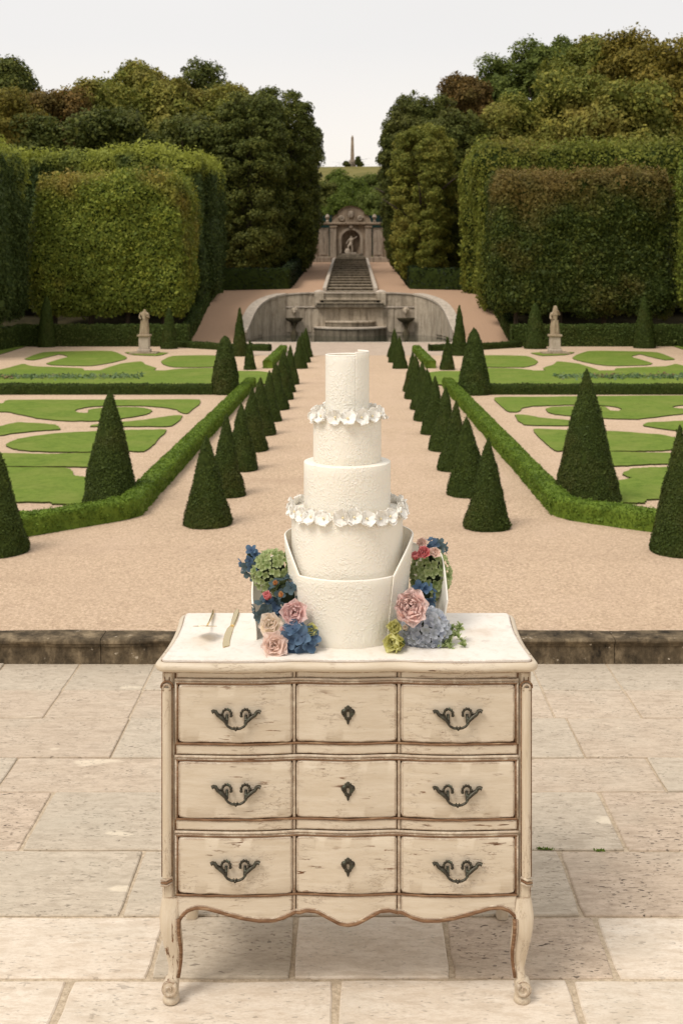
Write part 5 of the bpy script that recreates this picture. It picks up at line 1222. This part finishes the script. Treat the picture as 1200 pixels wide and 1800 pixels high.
# top tier wrap whose right end stands a little higher
sheet(0.0662, -80, 275 - 30, 1.656 - ZT, lambda t: 1.834 - ZT + (0.013 if t < 0.40 else 0.0105), 'wrap_sheet', M['fondant'], 80, 0.002) if False else None
sheet(0.0660, -68, 60, 1.657 - ZT, 1.851 - ZT, 'wrap_sheet', M['fondant'], 30, 0.002)
sheet(0.0657, 60, 292, 1.657 - ZT, lambda t: 1.8405 - ZT, 'wrap_sheet', M['fondant'], 60, 0.0018)
# petals
def petal_mesh(name, L_, W_, cup, ruffle, mat, seed, open0=0.3, open1=0.9, nu=8, nv=7, freq=3.0, r0=0.0, pw=0.75):
    r = random.Random(seed); ph = r.uniform(0, 6); P = []; tips = []
    x = r0; z = 0.0
    pos = []
    for j in range(nv + 1):
        v = j / nv; ang = open0 + (open1 - open0) * v
        pos.append((x, z, ang)); x += L_ / nv * math.sin(ang); z += L_ / nv * math.cos(ang)
    for j in range(nv + 1):
        v = j / nv; x, z, ang = pos[j]; w = W_ * (max(0.12, math.sin(math.pi * (0.12 + 0.80 * v))) ** pw)
        if j == nv: w *= 0.72
        row = []
        for i in range(nu + 1):
            u = i / nu * 2 - 1
            rf = ruffle * v * v * math.sin(u * freq * math.pi + ph + v) + ruffle * 0.5 * v ** 3 * math.sin(u * freq * 2.3 * math.pi + ph * 2)
            c_ = cup * u * u * (0.4 + 0.6 * v) * W_
            tipdrop = -0.10 * L_ * (u * u) * (v ** 4)
            nx_, nz_ = -math.cos(ang), math.sin(ang)
            row.append((x + nx_ * (c_ + rf) + math.sin(ang) * tipdrop, u * w * 0.5, z + nz_ * (c_ + rf) + math.cos(ang) * tipdrop)); tips.append(v)
        P.append(row)
    me = MB().grid(P).mesh(name, mat, smooth=True)
    at = me.attributes.new('tip', 'FLOAT', 'POINT'); at.data.foreach_set('value', np.array(tips, dtype=np.float32))
    return me
# sugar flowers round two ledges: every flower a part, petals and pearl its pieces
SP = [petal_mesh('petal', 0.0185, 0.027, 0.13, 0.0020, M['sugar'], k, 0.75 + 0.12 * k, 1.42 + 0.06 * k, 8, 6, 2.2) for k in range(4)]
pearl = MB().lathe([(0.0004, -0.003), (0.0024, -0.002), (0.0032, 0), (0.0024, 0.002), (0.0004, 0.003)], 10).mesh('pearl', M['pearl'], smooth=True)
def sugar_ring(r, z, n, sc):
    for i in range(n):
        a = 2 * math.pi * (i + 0.3) / n + random.uniform(-.06, .06)
        f = empty('sugar_flower', (r * math.cos(a), r * math.sin(a), z + random.uniform(-.006, .006)), parent=cake)
        d_ = Vector((math.cos(a), math.sin(a), random.uniform(0.1, 0.75))); f.rotation_euler = d_.to_track_quat('Z', 'Y').to_euler()
        k0 = random.uniform(0, 6)
        for j in range(6):
            s_ = sc * random.uniform(0.85, 1.15); place('petal', SP[(i + j) % 4], f, (0, 0, 0), (0, 0, k0 + j * 2 * math.pi / 6), (s_, s_, s_))
        place('pearl', pearl, f, (0, 0, 0.006 * sc), scale=(sc * .75, sc * .75, sc * .75))
sugar_ring(0.1665, 1.366 - ZT, 25, 1.55)
sugar_ring(0.0985, 1.657 - ZT, 15, 1.5)

# ================================================================ FLOWERS ON THE CHEST
def orient(o, d_): o.rotation_euler = Vector(d_).to_track_quat('Z', 'Y').to_euler()
def at(px, py, D): return (X_(px, D), D, Z_(py, D))
PET = {}
def ruffled(name, px, py, D, rpx, mat, label, d_=(0, -1, 0.35), layers=5, ruffle=0.10, tight=0.9, cat='flower', group=None, freq=2.5):
    R0 = rpx * D / FP; t = empty(name, at(px, py, D)); tag(t, label, cat, group); orient(t, d_)
    t.location = Vector(t.location) - Vector(d_).normalized() * R0 * 0.35
    for k in range(layers):
        f = (k + 1) / layers; n = 3 + k if layers > 3 else 4
        key = (mat, layers, k, ruffle)
        if key not in PET:
            PET[key] = [petal_mesh('petal', 0.55 + 0.65 * f, 0.62 + 0.55 * f, 0.30 - 0.12 * f, ruffle * (0.5 + 0.7 * f), M[mat], 7 * k + j, 0.05 + 0.55 * f * tight, 0.25 + 1.35 * f * tight, 9, 7, freq, 0.02 + 0.05 * f) for j in range(2)]
        for j in range(n):
            s_ = R0 * random.uniform(0.92, 1.10) * 1.08
            place('petal', PET[key][j % 2], t, (0, 0, R0 * (0.12 - 0.12 * f)), (random.uniform(-.1, .1), random.uniform(-.1, .1), j * 2 * math.pi / n + k * 0.8 + random.uniform(-.15, .15)), (s_, s_, s_))
    MB().lathe([(0.001, -R0 * 0.35), (R0 * 0.22, -R0 * 0.2), (R0 * 0.34, 0.0), (R0 * 0.2, R0 * 0.12)], 10).obj('calyx', M['stem'], t, smooth=True)
    return t
def bud(name, px, py, D, rpx, mat, label, d_=(0.1, -1, 0.4), cat='flower', group=None):
    return ruffled(name, px, py, D, rpx, mat, label, d_, layers=3, ruffle=0.04, tight=0.42, cat=cat, group=group)
FL = {}
def floret_mesh(kind, mat, seed):
    r = random.Random(seed); mb = MB(); tips = []
    for k in range(4):
        a0 = k * math.pi / 2 + r.uniform(-.15, .15); W_ = r.uniform(0.8, 1.0)
        P = []
        for j in range(5):
            v = j / 4; row = []
            w = W_ * (math.sin(math.pi * (0.10 + 0.78 * v)) ** 0.7) * 0.52
            for i in range(5):
                u = i / 2 - 1; x = 0.04 + v * (1 - 0.12 * u * u * v); y = u * w; z = 0.28 * v * v - 0.05 + 0.16 * u * u * v + 0.05 * math.sin(u * 4 + k)
                row.append((x * math.cos(a0) - y * math.sin(a0), x * math.sin(a0) + y * math.cos(a0), z + 0.03 * k)); tips.append(v)
            P.append(row)
        mb.grid(P)
    n0 = len(mb.v); mb.lathe([(0.01, 0.02), (0.11, 0.06), (0.09, 0.16), (0.01, 0.2)], 6); tips += [0.0] * (len(mb.v) - n0)
    me = mb.mesh('floret', mat, smooth=True); at_ = me.attributes.new('tip', 'FLOAT', 'POINT'); at_.data.foreach_set('value', np.array(tips, dtype=np.float32)); return me
for kd in ('p_blue', 'p_teal', 'p_pale', 'p_green'): FL[kd] = [floret_mesh(kd, M[kd], k) for k in range(3)]
def hydrangea(px, py, D, rx, ry, mats, n, fpx, label, d_=(0, -1, 0.3), name='hydrangea', depth=0.7, core=True, buds=0):
    t = empty(name, at(px, py, D)); tag(t, label, 'flower', 'hydrangea heads round the cake')
    k = D / FP; A, B, C = rx * k, ry * k, depth * min(rx, ry) * k
    if core: auto_smooth(MB().lathe([(0.02, -0.75), (0.5, -0.55), (0.72, 0), (0.5, 0.55), (0.02, 0.75)], 12).obj('flower_base', M['core'], t)).scale = (A, C, B)
    i = 0; fv = nz(np.random.default_rng(int(px * 7 + py)).normal(size=(n * 14, 3)))
    D0 = Vector(d_).normalized(); pts = []
    for v in fv:
        v = Vector(v)
        if v.dot(D0) < -0.25: continue
        p = Vector((v.x * A, v.y * C, v.z * B))
        if any((p - q).length < fpx * k * 0.52 for q in pts): continue
        pts.append(p)
        kd = random.choice(mats); o = place('floret', random.choice(FL[kd]), t, p)
        dn = (Vector((v.x / A, v.y / C, v.z / B)).normalized() + Vector((random.uniform(-.4, .4), random.uniform(-.4, .1), random.uniform(-.3, .4)))).normalized()
        o.rotation_euler = (dn.to_track_quat('Z', 'Y') @ Euler((0, 0, random.uniform(0, 6))).to_quaternion()).to_euler()
        s_ = fpx * k * random.uniform(0.5, 0.68) ; o.scale = (s_, s_, s_)
        if len(pts) >= n: break
    return t
# left side
hydrangea(479, 1006, 3.53, 35, 37, ['p_green'], 70, 13, 'round lime green hydrangea head at the top of the left flowers')
hydrangea(445, 987, 3.56, 20, 27, ['p_blue', 'p_teal'], 11, 19, 'blue hydrangea at the upper outer edge of the left flowers')
hydrangea(508, 1043, 3.48, 34, 26, ['p_teal', 'p_blue', 'p_teal'], 20, 20, 'grey teal hydrangea in the middle of the left flowers', depth=0.8)
hydrangea(472, 1072, 3.46, 24, 17, ['p_blue', 'p_teal'], 12, 20, 'small blue hydrangea cluster under the pink bud on the left', depth=0.8)
hydrangea(526, 1126, 3.37, 28, 26, ['p_blue'], 16, 27, 'deep blue hydrangea at the foot of the cake on the left', depth=0.7)
ruffled('lisianthus', 518, 1077, 3.40, 23, 'p_dusty', 'dusty pink ruffled lisianthus against the cake on the left', (-0.1, -1, 0.35), 5, 0.07)
ruffled('lisianthus', 477, 1099, 3.40, 21, 'p_cream', 'cream ruffled lisianthus above the blush one on the left', (-0.15, -1, 0.55), 4, 0.06)
ruffled('lisianthus', 482, 1136, 3.345, 23, 'p_blush', 'blush lisianthus lowest of the left flowers near the chest edge', (0.05, -1, 0.6), 4, 0.07)
bud('rose_bud', 471, 1049, 3.44, 12, 'p_hot', 'bright pink rose bud among the left blue hydrangeas', (-0.3, -0.6, 0.7))
bud('rose_bud', 497, 1106, 3.37, 8, 'p_pink', 'tiny pink bud tucked beside the cream lisianthus')
bud('flower_bud', 493, 1047, 3.42, 7, 'p_orange', 'small orange bud beside the bright pink rose bud', (0.3, -0.5, 0.8))
bud('flower_bud', 484, 1027, 3.47, 7, 'p_orange', 'small orange bud just below the lime green hydrangea', (0.0, -0.5, 0.8))
ruffled('lisianthus', 547, 1108, 3.372, 12, 'p_yellow', 'small yellow green flower touching the cake on the left', (0.1, -1, 0.5), 4, 0.08)
# right side
hydrangea(757, 1010, 3.60, 33, 44, ['p_green'], 75, 14, 'tall green hydrangea head filling the right collar', depth=0.8)
hydrangea(762, 963, 3.62, 20, 14, ['p_blue', 'p_teal'], 12, 16, 'blue hydrangea florets behind the pink rose on the right')
hydrangea(744, 1045, 3.50, 17, 19, ['p_blue'], 9, 20, 'dark blue florets above the pink carnation on the right')
hydrangea(748, 1108, 3.43, 40, 36, ['p_pale'], 64, 17, 'large pale grey blue hydrangea at the foot of the right flowers', depth=0.75)
ruffled('carnation', 721, 1068, 3.385, 28, 'p_pink', 'large frilly pink carnation leaning on the cake on the right', (-0.05, -1, 0.40), 6, 0.10, 1.0, freq=4.0)
ruffled('rose', 744, 972, 3.55, 13, 'p_hot', 'open pink rose at the top of the right flowers', (-0.05, -1, 0.5), 5, 0.02, 0.75)
bud('rose_bud', 730, 980, 3.54, 11, 'p_hot', 'closed pink rose bud left of the open pink rose', (-0.25, -0.4, 0.9))
ruffled('rose', 741, 956, 3.59, 11, 'p_blush', 'pale pink rose behind the open pink rose', (0, -1, 0.7), 4, 0.05, 0.7)
ruffled('rose', 763, 972, 3.56, 11, 'p_blush', 'pale cream pink rose right of the open pink rose', (0.2, -1, 0.5), 4, 0.05, 0.8)
bud('lisianthus_bud', 694, 1106, 3.40, 20, 'p_yellow', 'smaller yellow green bud above the larger one beside the cake', (-0.2, -0.8, 0.5))
bud('lisianthus_bud', 698, 1130, 3.375, 28, 'p_yellow', 'larger yellow green bud at the foot of the cake on the right', (-0.7, -0.8, 0.25))
bud('flower_bud', 711, 1105, 3.40, 8, 'p_cream', 'small whitish bud between the yellow buds and the pale hydrangea', (0.1, -0.7, 0.7))
# trailing sprig
t = empty('leafy_sprig', at(770, 1130, 3.40)); tag(t, 'trailing green and white leafy sprig lying across the chest top on the right', 'sprig')
def W2(px, py, D): p = Vector(at(px, py, D)); return p - Vector(t.location)
br = [[(765, 1128), (785, 1122), (802, 1117), (812, 1128)], [(785, 1122), (790, 1128), (791, 1143)], [(790, 1124), (780, 1136), (770, 1140)], [(802, 1117), (806, 1108), (808, 1100)], [(785, 1122), (795, 1110), (792, 1102)], [(812, 1128), (816, 1138)]]
lf = petal_mesh('leaf', 0.016, 0.0085, 0.2, 0.0006, M['p_green'], 3, 0.6, 1.3, 4, 4, 1.2)
for b in br:
    q = [W2(x, y, 3.385 + (1143 - y) * 0.0016) for x, y in b]; MB().tube(q, [0.0011] * len(q), 5).obj('stem', M['stem'], t)
    for i in range(len(q) * 8):
        u = random.uniform(0.3, len(q) - 1.001); j = int(u); p = q[j].lerp(q[j + 1], u - j)
        o = place('leaf', lf, t, p); o.rotation_euler = (random.uniform(-.6, .6), random.uniform(-.6, .6), random.uniform(0, 6.28)); s_ = random.uniform(0.7, 1.5); o.scale = (s_, s_, s_)
# ================================================================ CUTLERY
t = empty('cake_knife', (X_(403, 3.55), 3.55, ZT)); tag(t, 'plain gold cake knife lying on the chest left of the flowers', 'knife')
def TT(px, py): D = (CZ - ZT) * FP / (py - VY); return (X_(px, D) - t.location[0], D - t.location[1])
def flat_poly(pts, z0, z1, name, mat, parent, bevel=0.0007):
    q = [TT(*p) for p in pts]
    if sum(q[i][0] * q[(i + 1) % len(q)][1] - q[(i + 1) % len(q)][0] * q[i][1] for i in range(len(q))) < 0: q = q[::-1]
    return auto_smooth(MB().prism(q, z0, z1).obj(name, mat, parent, bevel=bevel), 30)
flat_poly([(391.5, 1132), (392, 1139), (403.5, 1136), (404.5, 1126), (408, 1114), (411.5, 1102), (405, 1100), (399, 1106), (395, 1115), (392.5, 1124)], 0.0005, 0.0028, 'blade', M['gold'], t)
flat_poly([(405, 1101), (411.5, 1102), (417, 1090), (420, 1081), (420, 1074.5), (415, 1074), (411, 1080), (408, 1090)], 0.0005, 0.0075, 'handle', M['gold'], t, 0.002)
t = empty('cake_server', (X_(362, 3.60), 3.60, ZT)); tag(t, 'gold cake server with raised triangular blade lying left of the knife', 'cake server')
def hp(px, py, z):
    D = (CZ - ZT - z) * FP / (py - VY); return Vector((X_(px, D) - t.location[0], D - t.location[1], z))
hd = [hp(375, 1075, 0.006), hp(374, 1080, 0.008), hp(371, 1087, 0.012), hp(367.5, 1094, 0.018), hp(364.5, 1099, 0.024)]
MB().tube(hd, [0.0075, 0.0085, 0.007, 0.004, 0.0045], 10, flat=0.45).obj('handle', M['gold'], t, smooth=True)
c0 = hd[-1]
P = []
for i in range(9):
    u = i / 8; w = 0.004 + 0.033 * math.sin(min(1, u * 2.4) * math.pi / 2) * (1 - 0.72 * sm(0.38, 1, u))
    y = c0.y - 0.006 - 0.105 * u; z = c0.z + 0.001 + 0.031 * u
    P.append([(c0.x + w * v - 0.001, y, z - 0.0012 * v * v) for v in (-1, -.6, -.2, .2, .6, 1)])
o = MB().grid(P).obj('blade', M['gold'], t, smooth=True); md = o.modifiers.new('th', 'SOLIDIFY'); md.thickness = 0.0014

# ---- weeds in the paving joints
for k, (px, py) in enumerate(((962, 1494), (1053, 1496), (948, 1493))):
    x, D = G_(px, py, 0.0); n = 40; P = np.stack([rng.normal(0, 0.016, n), rng.normal(0, 0.004, n), rng.uniform(0.0, 0.012, n)], 1)
    V, Q = leaf_quads(P * 0.6, np.tile([[0, -0.4, 1.0]], (n, 1)), 0.008, 0.7)
    o = place('weed', npmesh('weed', V, Q, M['box']), None, (x, D, 0.0)); tag(o, f'tiny green weed in the paving joint right of the chest, {ORD[k]} of three', 'weed', 'weeds in the joint')
